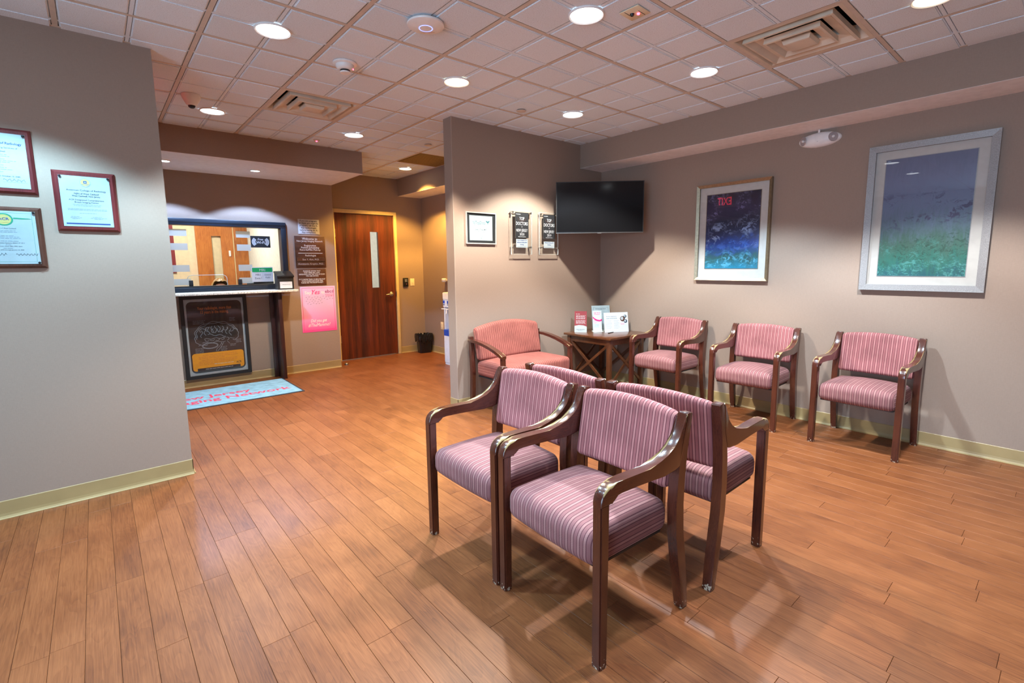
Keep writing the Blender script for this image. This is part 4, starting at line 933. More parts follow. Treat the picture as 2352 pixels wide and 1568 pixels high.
# signs between the window and the door
def sign(name, x0, x1, z0, z1, mat, label, th_=0.006, cat='sign'):
    e = empty(name, ((x0+x1)/2, YS, z0), 0, label, cat); w = x1-x0
    box('panel', (-w/2, w/2, -th_, 0, 0, z1-z0), mat, e, 0.001 if th_ > 0.003 else 0); return e
e = sign('warning_sign', 2.018, 2.282, 1.782, 1.968, 'whiteink', 'white sign telling pregnant patients to inform the technologist'); Y = -0.0066
for k, s in enumerate(['If you are pregnant,', 'or think you might be', 'pregnant, tell the X-', 'Ray technologist', 'before having an X-', 'Ray completed.']): text(s, 0.029, 0, 0.157-0.029*k, Y, 'blackink', e, [0.215, 0.24, 0.225, 0.19, 0.225, 0.17][k], bold=0.012)
e = sign('welcome_sign', 1.962, 2.339, 1.358, 1.757, 'sign_wood', 'dark wood welcome sign listing departments and radiologists')
for s, z, w, sz in (('Welcome to', 0.352, 0.19, 0.042), ('New Jersey Imaging Network', 0.326, 0.325, 0.030), ('Registration', 0.270, 0.145, 0.032), ('Patient Scheduling', 0.243, 0.225, 0.032), ('Records/Film Pick-up', 0.215, 0.26, 0.032), ('Radiologist', 0.143, 0.135, 0.032)): text(s, sz, 0, z, Y, 'whiteink', e, w, bold=0.012)
quad('rule', -0.152, 0.152, 0.179, 0.186, Y, 'whiteink', e)
for z, s, w in ((0.082, 'Sue Y. Kim, M.D.', 0.21), (0.026, 'Konstantin Krepkin, M.D.', 0.315)):
    n = box('name_insert', (-0.170, 0.170, -0.009, -0.0055, z, z+0.042), 'sign_wood', e); frame_bars(n, -0.170, 0.170, z, z+0.042, 0.003, -0.0105, -0.008, 'champagne', 'insert_border'); text(s, 0.029, 0, z+0.011, -0.0098, 'whiteink', n, w)
e = sign('waiting_time_sign', 1.973, 2.332, 1.128, 1.338, 'sign_wood', 'small dark wood sign about waiting times below the welcome sign')
for k, (s, w) in enumerate([('PLEASE BE AWARE THAT', 0.22), ('WAIT TIMES MAY VARY', 0.205), ('DEPENDING ON THE TYPE OF EXAM', 0.325), ('YOU ARE HAVING', 0.16), ('', 0), ('IF IT IS MORE THAN 15 MINUTES PAST', 0.335), ('YOUR SCHEDULED EXAM TIME,', 0.275), ('PLEASE SEE THE RECEPTIONIST.', 0.28)]):
    if s: text(s, 0.022, 0, 0.178-0.0215*k, Y, 'whiteink', e, w, bold=0.03)
e = sign('pink_poster', 1.990, 2.440, 0.515, 1.113, 'pink_poster', 'pink gradient breast imaging poster beside the door', 0.002, 'poster'); Y = -0.0026
frame_bars(e, -0.205, 0.205, 0.02, 0.578, 0.003, -0.0028, -0.002, 'pink_ink', 'border')
text('Say', 0.055, -0.128, 0.500, Y, 'white', e, 0.085, bold=0.015); text('Yes', 0.085, -0.028, 0.495, Y, 'pink_ink', e, 0.105, shear=0.35, bold=0.006); text('to', 0.055, 0.062, 0.500, Y, 'white', e, 0.04, bold=0.015); text('ebcd', 0.06, 0.148, 0.508, Y, 'mauve_ink', e, 0.115, bold=0.01)
lines('small_print', [(0.09, 0.205, 0.488), (0.09, 0.205, 0.475), (0.10, 0.205, 0.462)], Y, 'pink_ink', e, 0.0022)
ribbon('dashes', [[(-0.16+0.036*k+0.015*(j % 2), 0.455-0.028*j+0.008*sin(k*2.3+j)), (-0.145+0.036*k+0.015*(j % 2), 0.459-0.028*j+0.008*sin(k*2.3+j))] for j in range(4) for k in range(10 if j < 2 else 6)], 0.003, Y, 'ink', e)
text('Did you get', 0.058, -0.01, 0.128, Y, 'white', e, 0.21, shear=0.3, bold=0.006); text('#TheMammo?', 0.062, -0.005, 0.070, Y, 'white', e, 0.29, shear=0.3)
# signs stuck on the glass
e = empty('wifi_sign', (1.580, YS+0.040, 1.605), 0, 'black free wi-fi sign on the reception glass', 'sign'); Y = -0.0015
box('card', (-0.109, 0.109, -0.001, 0.0008, 0, 0.139), 'blackink', e)
text('Free', 0.034, 0.0, 0.088, Y, 'whiteink', e, 0.062, bold=0.02, shear=0.15); text('Wi-Fi', 0.042, 0.0, 0.048, Y, 'whiteink', e, 0.094, bold=0.02, shear=0.15)
ribbon('radio_waves', [arc(s*0.02, 0.068, s*(0.040+0.0085*k), 0.036+0.0065*k, -48, 48, 12) for s in (-1, 1) for k in range(5)], 0.0055, Y, 'whiteink', e)
e = empty('mri_zone_sign', (1.575, YS+0.040, 1.190), 0, 'white zone sign with a green header on the reception glass', 'sign')
box('card', (-0.12, 0.12, -0.001, 0.0008, 0, 0.178), 'whiteink', e); quad('green_header', -0.113, 0.113, 0.118, 0.170, Y, 'sign_green', e)
text('MRI', 0.040, 0, 0.130, Y-0.0004, 'whiteink', e, 0.065); text('MRI', 0.034, -0.052, 0.074, Y, 'ink', e, 0.05); text('Zone I', 0.034, -0.052, 0.034, Y, 'ink', e, 0.078)
text('General', 0.030, 0.058, 0.076, Y, 'ink', e, 0.075, shear=0.25); text('Public', 0.030, 0.058, 0.042, Y, 'ink', e, 0.058, shear=0.25); quad('divider', -0.001, 0.0, 0.02, 0.112, Y, 'faint', e)
# comment box
e = empty('comment_box', (1.755, YS-0.20, 1.096), 0, 'black locking comment box with a white label on the ledge end', 'box')
prism('body', [(-0.055, 0), (0.075, 0), (0.075, 0.205), (-0.055, 0.150)], -0.092, 0.092, 'satin_black', e, 0.002)
prism('lid', [(-0.066, 0.146), (-0.066, 0.164), (0.078, 0.222), (0.078, 0.206)], -0.098, 0.098, 'black', e, 0.003)
quad('label_card', -0.068, 0.072, 0.016, 0.095, -0.0565, 'whiteink', e); lines('script_line', [(-0.04, 0.05, 0.060)], -0.0568, 'ink', e, 0.0018)
lathe('lock', [(0.008, 0), (0.008, 0.004), (0, 0.005)], 'steel', e, 14, (0, 0.0, 0.192))
# door mat
e = empty('floor_mat', (0.90, 5.95, 0), 0, 'pale blue floor mat with red lettering in front of the reception window', 'mat')
box('rubber_edge', (-0.92, 0.755, -0.42, 0.415, 0.0002, 0.005), 'rubber', e); box('pile', (-0.90, 0.735, -0.40, 0.395, 0.005, 0.008), 'carpet', e)
text('New Jersey', 0.175, 0.31, -0.022, 0.0086, 'mat_red', e, 0.76, bold=0.02, flat=True, align='RIGHT'); text('Imaging Network', 0.175, 0.68, -0.205, 0.0086, 'mat_red', e, 1.20, bold=0.02, flat=True, align='RIGHT')

# ------------------------------------------------------------------ office behind the glass
YO = 8.95; XO = 1.94
struct(boxes('wall_office', [(-1.2, 2.4, YO, YO+0.1, 0, 2.6), (-1.3, -1.2, YS+0.13, YO, 0, 2.6)], 'office_wall'), 'cream office wall behind the reception glass')
struct(boxes('wall_office_right', [(XO, XO+0.1, YS+0.13, YO, 0, 2.6)], 'white_wall'), 'white office side wall behind the signs')
struct(boxes('ceiling_office', [(-1.3, XO+0.1, YS+0.13, YO+0.1, 2.6, 2.66)], 'white_wall'), 'white office ceiling')
e = empty('office_light', (0.9, 7.8, 2.6), 0, 'square ceiling light panel inside the reception office', 'ceiling light')
frame_bars(e, -0.31, 0.31, 0, 0.02, 0.005, -0.31, 0.31, 'white'); box('diffuser', (-0.30, 0.30, -0.30, 0.30, -0.006, -0.001), 'lit_cool', e)
a = area('office_glow', (0, 0, -0.012), (0, 0, 0), 0.6, 0.6, 42, (1.0, 0.94, 0.82)); a.parent = e
d2 = struct(empty('door_2', (0, YO, 0)), 'oak office door with a narrow glazed slot')
boxes('leaf', [(1.225, 1.432, -0.045, 0, 0, 2.1), (1.562, 1.725, -0.045, 0, 0, 2.1), (1.432, 1.562, -0.045, 0, 1.86, 2.1), (1.432, 1.562, -0.045, 0, 0, 1.05)], 'oak', d2)
box('glass', (1.432, 1.562, -0.028, -0.02, 1.05, 1.86), 'glass', d2); box('slot_view', (1.432, 1.562, -0.008, -0.003, 1.05, 1.86), 'office_wall', d2)
box('lever_plate', (1.655, 1.685, -0.055, -0.045, 1.545, 1.635), 'white', d2, 0.004); box('side_leaf', (1.742, XO-0.002, -0.04, 0, 0, 2.1), 'oak', d2); box('jamb', (1.727, 1.740, -0.05, 0, 0, 2.1), 'door_frame', d2)
e = empty('office_notice_board', (0.80, YO, 1.30), 0, 'maroon notice board with white papers on the office wall', 'notice board')
box('board', (-0.16, 0.15, -0.02, 0, 0.0, 0.95), 'maroon', e); 
for a, b in ((0.50, 0.62), (0.25, 0.33)): box('paper', (-0.13, 0.06, -0.023, -0.02, a, b), 'paper', e)
# clear sneeze guard on the desk
e = empty('reception_desk', (1.05, YS+0.13, 0), 0, 'reception desk behind the sliding glass', 'desk')
box('worktop', (-0.72, 0.80, 0.005, 0.36, 0.72, 0.75), 'white_wall', e, 0.003); boxes('end_panel', [(-0.72, -0.69, 0.02, 0.34, 0, 0.72)], 'oak', e); boxes('end_panel', [(0.77, 0.80, 0.02, 0.34, 0, 0.72)], 'oak', e)
e = empty('sneeze_guard', (1.03, YS+0.30, 0.751), 0, 'clear sneeze guard with rounded corners behind the reception glass', 'screen')
pts = [(0.205, 0)]+[(0.205-0.05+0.05*cos(rad(a)), 0.53-0.05+0.05*sin(rad(a))) for a in range(0, 91, 15)]+[(-0.205+0.05-0.05*sin(rad(a)), 0.53-0.05+0.05*cos(rad(a))) for a in range(0, 91, 15)]+[(-0.205, 0)]
prism('sheet', [(a, b) for a, b in pts], -0.002, 0.002, 'acrylic', e, 0, 'Y', smooth=False)
tube('polished_edge', [(a, 0, b) for a, b in pts], 0.0035, 'acrylic_edge', e, 6)
e = empty('office_monitor', (1.62, YS+0.36, 0.751), rad(15), 'dark computer monitor edge at the office right side', 'monitor')
box('panel', (-0.17, 0.17, -0.012, 0.012, 0.12, 0.435), 'black', e, 0.004); box('foot', (-0.1, 0.1, -0.07, 0.07, 0, 0.012), 'black', e, 0.004); box('neck', (-0.02, 0.02, 0.012, 0.03, 0.01, 0.25), 'black', e)
# receptionist: one skinned body, hair as a child
def skin_body(name, joints, edges, mat, parent, root=0):
    me = bpy.data.meshes.new(name); me.from_pydata([j[0] for j in joints], edges, []); o = bpy.data.objects.new(name, me); COL.objects.link(o)
    md = o.modifiers.new('skin', 'SKIN'); md.use_smooth_shade = True
    for v, j in zip(me.skin_vertices[0].data, joints): v.radius = (j[1], j[2] if len(j) > 2 else j[1])
    me.skin_vertices[0].data[root].use_root = True
    o.modifiers.new('sub', 'SUBSURF').levels = 2; o.modifiers['sub'].render_levels = 2
    dg = bpy.context.evaluated_depsgraph_get(); dg.update(); m2 = bpy.data.meshes.new_from_object(o.evaluated_get(dg)); bpy.data.objects.remove(o)
    m2.materials.clear(); m2.materials.append(M[mat])
    for p in m2.polygons: p.use_smooth = True
    return link(bpy.data.objects.new(name, m2), parent)
pe = empty('person', (1.265, 7.52, 0), 0, 'blond receptionist seated behind the glass, only the top of the head showing', 'person')
J = [((0, 0.05, 0.50), 0.15, 0.12), ((0, 0.07, 0.68), 0.13, 0.10), ((0, 0.05, 0.82), 0.15, 0.10), ((0, 0.03, 0.90), 0.10, 0.08), ((0, 0.01, 0.955), 0.052), ((0, -0.005, 1.03), 0.066, 0.075), ((0, -0.01, 1.10), 0.072, 0.088), ((0, 0.0, 1.165), 0.062, 0.075),
     ((-0.16, 0.04, 0.86), 0.06), ((-0.21, -0.02, 0.68), 0.045), ((-0.16, -0.22, 0.70), 0.038), ((-0.13, -0.30, 0.765), 0.03), ((0.16, 0.04, 0.86), 0.06), ((0.21, -0.02, 0.68), 0.045), ((0.16, -0.22, 0.70), 0.038), ((0.13, -0.30, 0.765), 0.03),
     ((-0.10, -0.08, 0.50), 0.085), ((-0.11, -0.36, 0.49), 0.06), ((-0.11, -0.34, 0.10), 0.04), ((-0.11, -0.44, 0.045), 0.038), ((0.10, -0.08, 0.50), 0.085), ((0.11, -0.36, 0.49), 0.06), ((0.11, -0.34, 0.10), 0.04), ((0.11, -0.44, 0.045), 0.038)]
E_ = [(0, 1), (1, 2), (2, 3), (3, 4), (4, 5), (5, 6), (6, 7), (2, 8), (8, 9), (9, 10), (10, 11), (2, 12), (12, 13), (13, 14), (14, 15), (0, 16), (16, 17), (17, 18), (18, 19), (0, 20), (20, 21), (21, 22), (22, 23)]
body = skin_body('body', J, E_, 'skin', pe)
body.data.materials.append(M['scrubs'])
for p in body.data.polygons: p.material_index = 1 if p.center.z < 0.93 and not (p.center.y < -0.24 and p.center.z > 0.6) else 0
for sx in (-1, 1):
    bm = bmesh.new(); bmesh.ops.create_uvsphere(bm, u_segments=12, v_segments=8, radius=0.012); o = from_bm('eye', bm, 'white', pe, True); o.location = (sx*0.03, -0.088, 1.085)
    bm = bmesh.new(); bmesh.ops.create_uvsphere(bm, u_segments=10, v_segments=6, radius=0.006); o = from_bm('iris', bm, 'black', pe, True); o.location = (sx*0.03, -0.098, 1.085)
tube('nose', [(0, -0.092, 1.085), (0, -0.110, 1.05), (0, -0.092, 1.04)], [0.008, 0.013, 0.008], 'skin', pe, 8); tube('mouth', [(-0.022, -0.080, 1.01), (0, -0.088, 1.008), (0.022, -0.080, 1.01)], [0.003, 0.006, 0.003], 'maroon', pe, 8)
bm = bmesh.new(); bmesh.ops.create_uvsphere(bm, u_segments=40, v_segments=28, radius=1.0)
for v in bm.verts:
    x, y, z = v.co; a = math.atan2(y, x); wob = 1+0.035*sin(a*9+z*5)+0.02*sin(a*23)
    v.co = Vector((x*0.103*wob, y*0.112*wob+0.012, 1.10+(z*0.128 if z > 0 else z*0.18)*wob))
bmesh.ops.delete(bm, geom=[v for v in bm.verts if v.co.y < -0.03 and v.co.z < 1.185 and abs(v.co.x) < 0.075], context='VERTS')
from_bm('hair', bm, 'hair', pe, True)
e = empty('office_chair', (1.265, 7.58, 0), 0, 'swivel chair under the seated receptionist', 'chair')
box('seat', (-0.22, 0.22, -0.2, 0.2, 0.33, 0.385), 'satin_black', e, 0.02, 3); box('backrest', (-0.2, 0.2, 0.22, 0.26, 0.50, 0.86), 'satin_black', e, 0.015, 3); tube('column', [(0, 0, 0.06), (0, 0, 0.33)], 0.025, 'steel', e); tube('back_post', [(0, 0.1, 0.335), (0, 0.27, 0.345), (0, 0.27, 0.6)], 0.016, 'steel', e)
for k in range(5):
    a = 2*pi*k/5; tube('foot_spoke', [(0, 0, 0.075), (0.26*cos(a), 0.26*sin(a), 0.055)], 0.016, 'black', e); lathe('castor', [(0, 0), (0.024, 0.006), (0.024, 0.044), (0, 0.05)], 'black', e, 12, (0.26*cos(a), 0.26*sin(a), 0))

# ------------------------------------------------------------------ wooden door and the corridor behind it
d1 = struct(empty('door_1', (0, YD, 0)), 'dark reddish wooden door with a narrow vision panel and cream frame')
for nm, b in (('frame_jamb', (DX0, 2.622, -0.022, 0.12, 0, DZ)), ('frame_jamb', (3.528, DX1, -0.022, 0.12, 0, DZ)), ('frame_head', (2.622, 3.528, -0.022, 0.12, 2.122, DZ))): box(nm, b, 'door_frame', d1, 0.003)
lf = boxes('leaf', [(2.626, 3.145, 0.0, 0.045, 0.012, 2.118), (3.272, 3.524, 0.0, 0.045, 0.012, 2.118), (3.145, 3.272, 0.0, 0.045, 1.872, 2.118), (3.145, 3.272, 0.0, 0.045, 0.012, 1.045)], 'door_wood', d1)
box('vision_glass', (3.145, 3.272, 0.020, 0.026, 1.045, 1.872), 'glass', lf); frame_bars(lf, 3.143, 3.274, 1.043, 1.874, 0.005, -0.003, 0.006, 'door_wood', 'vision_bead')
for z in (0.32, 1.09, 1.84): tube('hinge', [(2.624, -0.006, z-0.055), (2.624, -0.006, z+0.055)], 0.009, 'steel', d1, 10)
hd = lathe('handle_rose', [(0.034, 0), (0.034, 0.008), (0.02, 0.014), (0.012, 0.05), (0, 0.05)], 'steel', lf, 20); hd.rotation_euler = (rad(90), 0, 0); hd.location = (3.448, 0, 0.94)
tube('lever', [(3.448, -0.045, 0.94), (3.42, -0.048, 0.94), (3.345, -0.044, 0.936)], [0.012, 0.011, 0.008], 'steel', lf, 10)
box('strike_plate', (3.5245, 3.530, -0.024, 0.0, 0.90, 0.98), 'steel', d1)
struct(boxes('wall_corridor', [(2.2, 2.3, YD+0.13, 9.5, 0, 2.7), (4.9, 5.0, YD+0.13, 9.5, 0, 2.7), (2.2, 5.0, 9.5, 9.6, 0, 2.7), (2.2, 5.0, YD+0.13, 9.6, 2.7, 2.76), (XA+0.12, 5.0, YD+0.03, YD+0.13, 0, 2.7)], 'white_wall'), 'pale corridor seen through the door glass')
struct(boxes('floor_corridor', [(-1.3, 5.0, YD+0.13, 9.6, -0.05, -0.001)], 'plank'), 'floor beyond the door')
e = empty('corridor_light', (3.4, 8.3, 2.7), 0, 'ceiling light in the corridor behind the wooden door', 'ceiling light')
box('diffuser', (-0.3, 0.3, -0.3, 0.3, -0.01, -0.001), 'lit_cool', e, 0.002); box('rim', (-0.32, 0.32, -0.32, 0.32, -0.001, 0.0), 'white', e); a = area('corridor_glow', (0, 0, -0.02), (0, 0, 0), 0.6, 0.6, 26, (1, 0.95, 0.88)); a.parent = e
e = empty('door_stop', (2.566, 6.63, 0), 0, 'small silver dome door stop on the floor', 'door stop')
lathe('dome', [(0.026, 0), (0.026, 0.008), (0.022, 0.022), (0.012, 0.032), (0, 0.035)], 'steel', e, 20); lathe('bumper', [(0.0265, 0.010), (0.0275, 0.013), (0.0265, 0.016)], 'rubber', e, 20)
# waste bin
e = empty('waste_bin', (3.885, 6.76, 0), rad(-8), 'black waste bin with a black liner in the alcove corner', 'bin')
bm = bmesh.new(); rings = []
for s, z in ((0.78, 0.0), (0.80, 0.01), (0.98, 0.27), (1.0, 0.275), (0.97, 0.275), (0.77, 0.015)):
    rings.append([bm.verts.new((a*s, b*s, z)) for a, b in rrect(-0.115, 0.115, -0.085, 0.085, 0.03)])
for A, B in zip(rings, rings[1:]):
    for i in range(len(A)): bm.faces.new([A[i], A[(i+1) % len(A)], B[(i+1) % len(A)], B[i]])
bm.faces.new(rings[0][::-1]); bm.faces.new(rings[-1]); from_bm('bin_body', bm, 'black', e, True)
bm = bmesh.new(); rings = []; n = 56; rr = random.Random(3)
base = []
for i in range(n):
    a = 2*pi*i/n; c_, s_ = cos(a), sin(a); q = 1/max(abs(c_)/0.124, abs(s_)/0.094); base.append((c_*min(q, 0.138), s_*min(q, 0.138)))
for s, z, j in ((1.02, 0.185, 0.010), (1.06, 0.215, 0.008), (1.07, 0.25, 0.007), (1.06, 0.285, 0.008), (1.0, 0.300, 0.009), (0.93, 0.280, 0.008), (0.85, 0.20, 0.006), (0.74, 0.06, 0.003)):
    rings.append([bm.verts.new((x*(s+rr.uniform(-j, j)*4), y*(s+rr.uniform(-j, j)*4), z+rr.uniform(-j, j)*(2.2 if z < 0.2 else 1))) for x, y in base])
for A, B in zip(rings, rings[1:]):
    for i in range(n): bm.faces.new([A[i], A[(i+1) % n], B[(i+1) % n], B[i]])
from_bm('liner', bm, 'bag', e, False)
# water cooler against the alcove wall
e = empty('water_cooler', (3.775, 5.61, 0), RW, 'tall white water cooler half hidden by the partition end', 'water cooler')
prism('cabinet', rrect(-0.155, 0.155, -0.165, 0.175, 0.05), 0.03, 0.42, 'cooler', e, 0.006, 'Z'); prism('plinth', rrect(-0.15, 0.15, -0.16, 0.17, 0.05), 0.0, 0.03, 'cooler', e, 0, 'Z')
prism('blue_band', rrect(-0.157, 0.157, -0.167, 0.177, 0.05), 0.405, 0.488, 'blue', e, 0.003, 'Z')
prism('niche_back', rrect(-0.155, 0.155, -0.05, 0.175, 0.04), 0.47, 0.83, 'cooler', e, 0, 'Z'); prism('niche_side', rrect(-0.155, -0.125, -0.14, -0.02, 0.012), 0.48, 0.83, 'cooler', e, 0, 'Z'); prism('niche_side', rrect(0.125, 0.155, -0.14, -0.02, 0.012), 0.48, 0.83, 'cooler', e, 0, 'Z')
prism('upper_panel', rrect(-0.157, 0.157, -0.167, 0.177, 0.05), 0.80, 0.91, 'cooler', e, 0.004, 'Z'); prism('top_cover', rrect(-0.162, 0.162, -0.172, 0.18, 0.055), 0.905, 0.998, 'white', e, 0.012, 'Z', 3)
for a in (-0.06, 0.06):
    tube('tap', [(a, -0.05, 0.77), (a, -0.15, 0.77), (a, -0.155, 0.71)], 0.012, 'white', e, 10); tube('tap_lever', [(a, -0.15, 0.775), (a-0.07, -0.19, 0.775)], 0.006, 'white', e, 8)
for a in (-0.10, 0.0, 0.10):
    bt = box('button', (a-0.022, a+0.022, -0.171, -0.166, 0.850, 0.890), 'blue', e, 0.002); box('button_caption', (a-0.018, a+0.018, -0.170, -0.166, 0.828, 0.838), 'navy', bt)
e = empty('cup_dispenser', (XA, 6.27, 1.12), RW, 'small white dispenser on the alcove wall above the water cooler', 'dispenser')
lathe('nozzle_cup', [(0.0, 0.0), (0.03, 0.002), (0.036, 0.012), (0.036, 0.045), (0.028, 0.054), (0, 0.056)], 'white', e, 20, (0, -0.045, 0)); box('bracket', (-0.02, 0.02, -0.02, 0, 0.012, 0.045), 'white', e, 0.003)

# ------------------------------------------------------------------ waiting-room chairs
HW, D2 = 0.2625, 0.255
def cushion(name, sx, sy, sz, r, mat, parent, deform, core=(12, 8, 3), side=True, loc=(0, 0, 0)):
    bm = rbox(sx, sy, sz, r, 4, core)
    flat = {v: v.co.copy() for v in bm.verts}
    uv = bm.loops.layers.uv.new('stripe')
    for f in bm.faces:
        n = f.normal
        for l in f.loops:
            p = flat[l.vert]
            if side and abs(n.x) > 0.72: l[uv].uv = (math.copysign(abs(p.x)+(sz-p.z), n.x), p.y)
            else: l[uv].uv = (p.x, (p.y if abs(n.z) > 0.7 else (-sy-(sz-p.z) if n.y < 0 else sy+(sz-p.z))) if side else p.z)
    for v in bm.verts: v.co = Vector(deform(flat[v]))+Vector(loc)
    o = from_bm(name, bm, mat, parent, False)
    for p in o.data.polygons: p.use_smooth = True
    return o
POST = [(0.520, 0), (0.508, 0.10), (0.488, 0.24), (0.473, 0.33), (0.466, 0.45), (0.470, 0.56), (0.479, 0.65), (0.493, 0.73), (0.509, 0.797), (0.505, 0.803), (0.478, 0.806), (0.472, 0.800), (0.456, 0.73), (0.438, 0.65), (0.426, 0.56), (0.420, 0.45), (0.426, 0.33), (0.441, 0.24), (0.463, 0.12), (0.485, 0)]
ARM = [(0.0, 0.582), (0.0005, 0.595), (0.004, 0.610), (0.011, 0.624), (0.022, 0.636), (0.036, 0.644), (0.053, 0.649), (0.075, 0.651), (0.12, 0.651), (0.17, 0.650), (0.25, 0.648), (0.31, 0.652), (0.36, 0.666), (0.40, 0.688), (0.432, 0.718), (0.452, 0.755), (0.463, 0.790), (0.468, 0.803), (0.476, 0.801), (0.468, 0.75), (0.455, 0.69), (0.442, 0.64), (0.434, 0.606), (0.40, 0.597), (0.34, 0.597), (0.26, 0.602), (0.18, 0.606), (0.10, 0.608), (0.080, 0.606), (0.064, 0.602), (0.053, 0.596), (0.046, 0.589), (0.043, 0.582)]
def make_chair():
    e = empty('waiting_chair')
    for s in (-1, 1):
        a, b = s*HW-0.0205, s*HW+0.0205
        lg = [prism('leg', [(u-D2, z) for u, z in POST], a, b, 'chair_wood', e, 0.005)]
        bm = bmesh.new(); q = bm_box(bm, a, b, -D2, -D2+0.042, 0.0, 0.584)
        for v in bm.verts:
            if v.co.z < 0.01: v.co.y = -D2+0.021+(v.co.y+D2-0.021)*0.88
        bmesh.ops.bevel(bm, geom=[ed for ed in bm.edges if abs(ed.verts[0].co.z-ed.verts[1].co.z) > 0.2], offset=0.005, segments=2, affect='EDGES'); lg.append(from_bm('leg', bm, 'chair_wood', e, True))
        prism('armrest', [(u-D2, z) for u, z in ARM], s*HW-0.0215, s*HW+0.0215, 'arm_wood', e, 0.007, seg=3)
        for yy, l_ in ((-D2+0.021, lg[1]), (0.502-D2, lg[0])): lathe('glide', [(0.0135, -0.0002), (0.0135, 0.004), (0, 0.004)], 'black', l_, 12, (s*HW, yy, 0))
    sy = 0.214
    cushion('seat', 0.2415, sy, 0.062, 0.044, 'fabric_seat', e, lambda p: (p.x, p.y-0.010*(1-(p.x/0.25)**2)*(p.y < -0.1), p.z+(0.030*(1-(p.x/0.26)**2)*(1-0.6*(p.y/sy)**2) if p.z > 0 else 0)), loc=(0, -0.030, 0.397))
    box('dust_cover', (-0.225, 0.225, -0.215, 0.15, 0.333, 0.342), 'satin_black', e)
    def bdef(p):
        k = 1-(p.x/0.2415)**2
        return (p.x, p.y+p.z*0.17+0.014*k+0.05*p.z*p.z, p.z+(0.020*k*(p.z+0.146)/0.29))
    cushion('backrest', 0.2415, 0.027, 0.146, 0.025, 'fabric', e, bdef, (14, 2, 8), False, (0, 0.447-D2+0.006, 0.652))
    return e
proto = make_chair()
CH_ = [(1.432, 1.216, rad(-92.4), 'striped pink armchair nearest the viewer, front right of the back-to-back group'),
       (1.441, 1.802, rad(-90.0), 'striped pink armchair of the back-to-back group, left neighbour of the nearest chair'),
       (2.088, 1.186, rad(91.0), 'striped pink armchair facing the right wall, directly behind the nearest chair'),
       (2.080, 1.770, rad(89.0), 'striped pink armchair of the central group mostly hidden, only its back top showing'),
       (4.284, 2.660, rad(-90.0), 'striped pink armchair against the right wall next to the side table'),
       (4.286, 1.818, rad(-87.5), 'striped pink armchair against the right wall, middle of three under the blue picture'),
       (4.286, 0.997, rad(-91.6), 'striped pink armchair against the right wall under the large silver-framed picture')]
for k, (x, y, r, lb) in enumerate(CH_):
    c = proto if k == 0 else copy_tree(proto)
    c.location = (x, y, 0); c.rotation_euler = (0, 0, r); tag(c, lb, 'chair', 'striped waiting room armchairs')

# wide chair with arched back against the partition
e = empty('wide_chair', (3.06, 3.475, 0), rad(0), 'wide salmon striped armchair with arched back and bowed arms against the partition', 'chair')
W2 = 0.425
PO2 = [(0.255, 0), (0.245, 0.2), (0.238, 0.36), (0.246, 0.55), (0.258, 0.67), (0.262, 0.70), (0.225, 0.70), (0.212, 0.55), (0.203, 0.36), (0.208, 0.2), (0.220, 0)]
AR2 = [(0.262, 0.672), (0.20, 0.676), (0.12, 0.672), (0.04, 0.661), (-0.05, 0.643), (-0.14, 0.617), (-0.215, 0.590), (-0.250, 0.575), (-0.246, 0.548), (-0.21, 0.560), (-0.14, 0.588), (-0.05, 0.615), (0.04, 0.634), (0.12, 0.646), (0.20, 0.650), (0.262, 0.646)]
FL2 = [(-0.290, 0), (-0.250, 0), (-0.218, 0.40), (-0.212, 0.562), (-0.246, 0.552), (-0.252, 0.40)]
for s in (-1, 1):
    prism('leg', PO2, s*W2-0.02, s*W2+0.02, 'chair_wood', e, 0.004); prism('leg', FL2, s*W2-0.02, s*W2+0.02, 'chair_wood', e, 0.004); prism('armrest', AR2, s*W2-0.026, s*W2+0.026, 'arm_wood', e, 0.004)
sy = 0.235
cushion('seat', 0.402, sy, 0.07, 0.04, 'fabric2', e, lambda p: (p.x, p.y-0.012*(1-(p.x/0.41)**2)*(p.y < -0.1), p.z+(0.022*(1-(p.x/0.42)**2)*(1-0.6*(p.y/sy)**2) if p.z > 0 else 0)), (18, 8, 3), True, (0, -0.035, 0.400))
def b2(p):
    k = 1-(p.x/0.402)**2
    return (p.x, p.y+p.z*0.20, p.z+0.055*k*max(0, (p.z+0.15)/0.3))
cushion('backrest', 0.402, 0.033, 0.150, 0.03, 'fabric2', e, b2, (18, 2, 8), False, (0, 0.200, 0.625))
box('dust_cover', (-0.39, 0.39, -0.24, 0.18, 0.322, 0.332), 'satin_black', e)

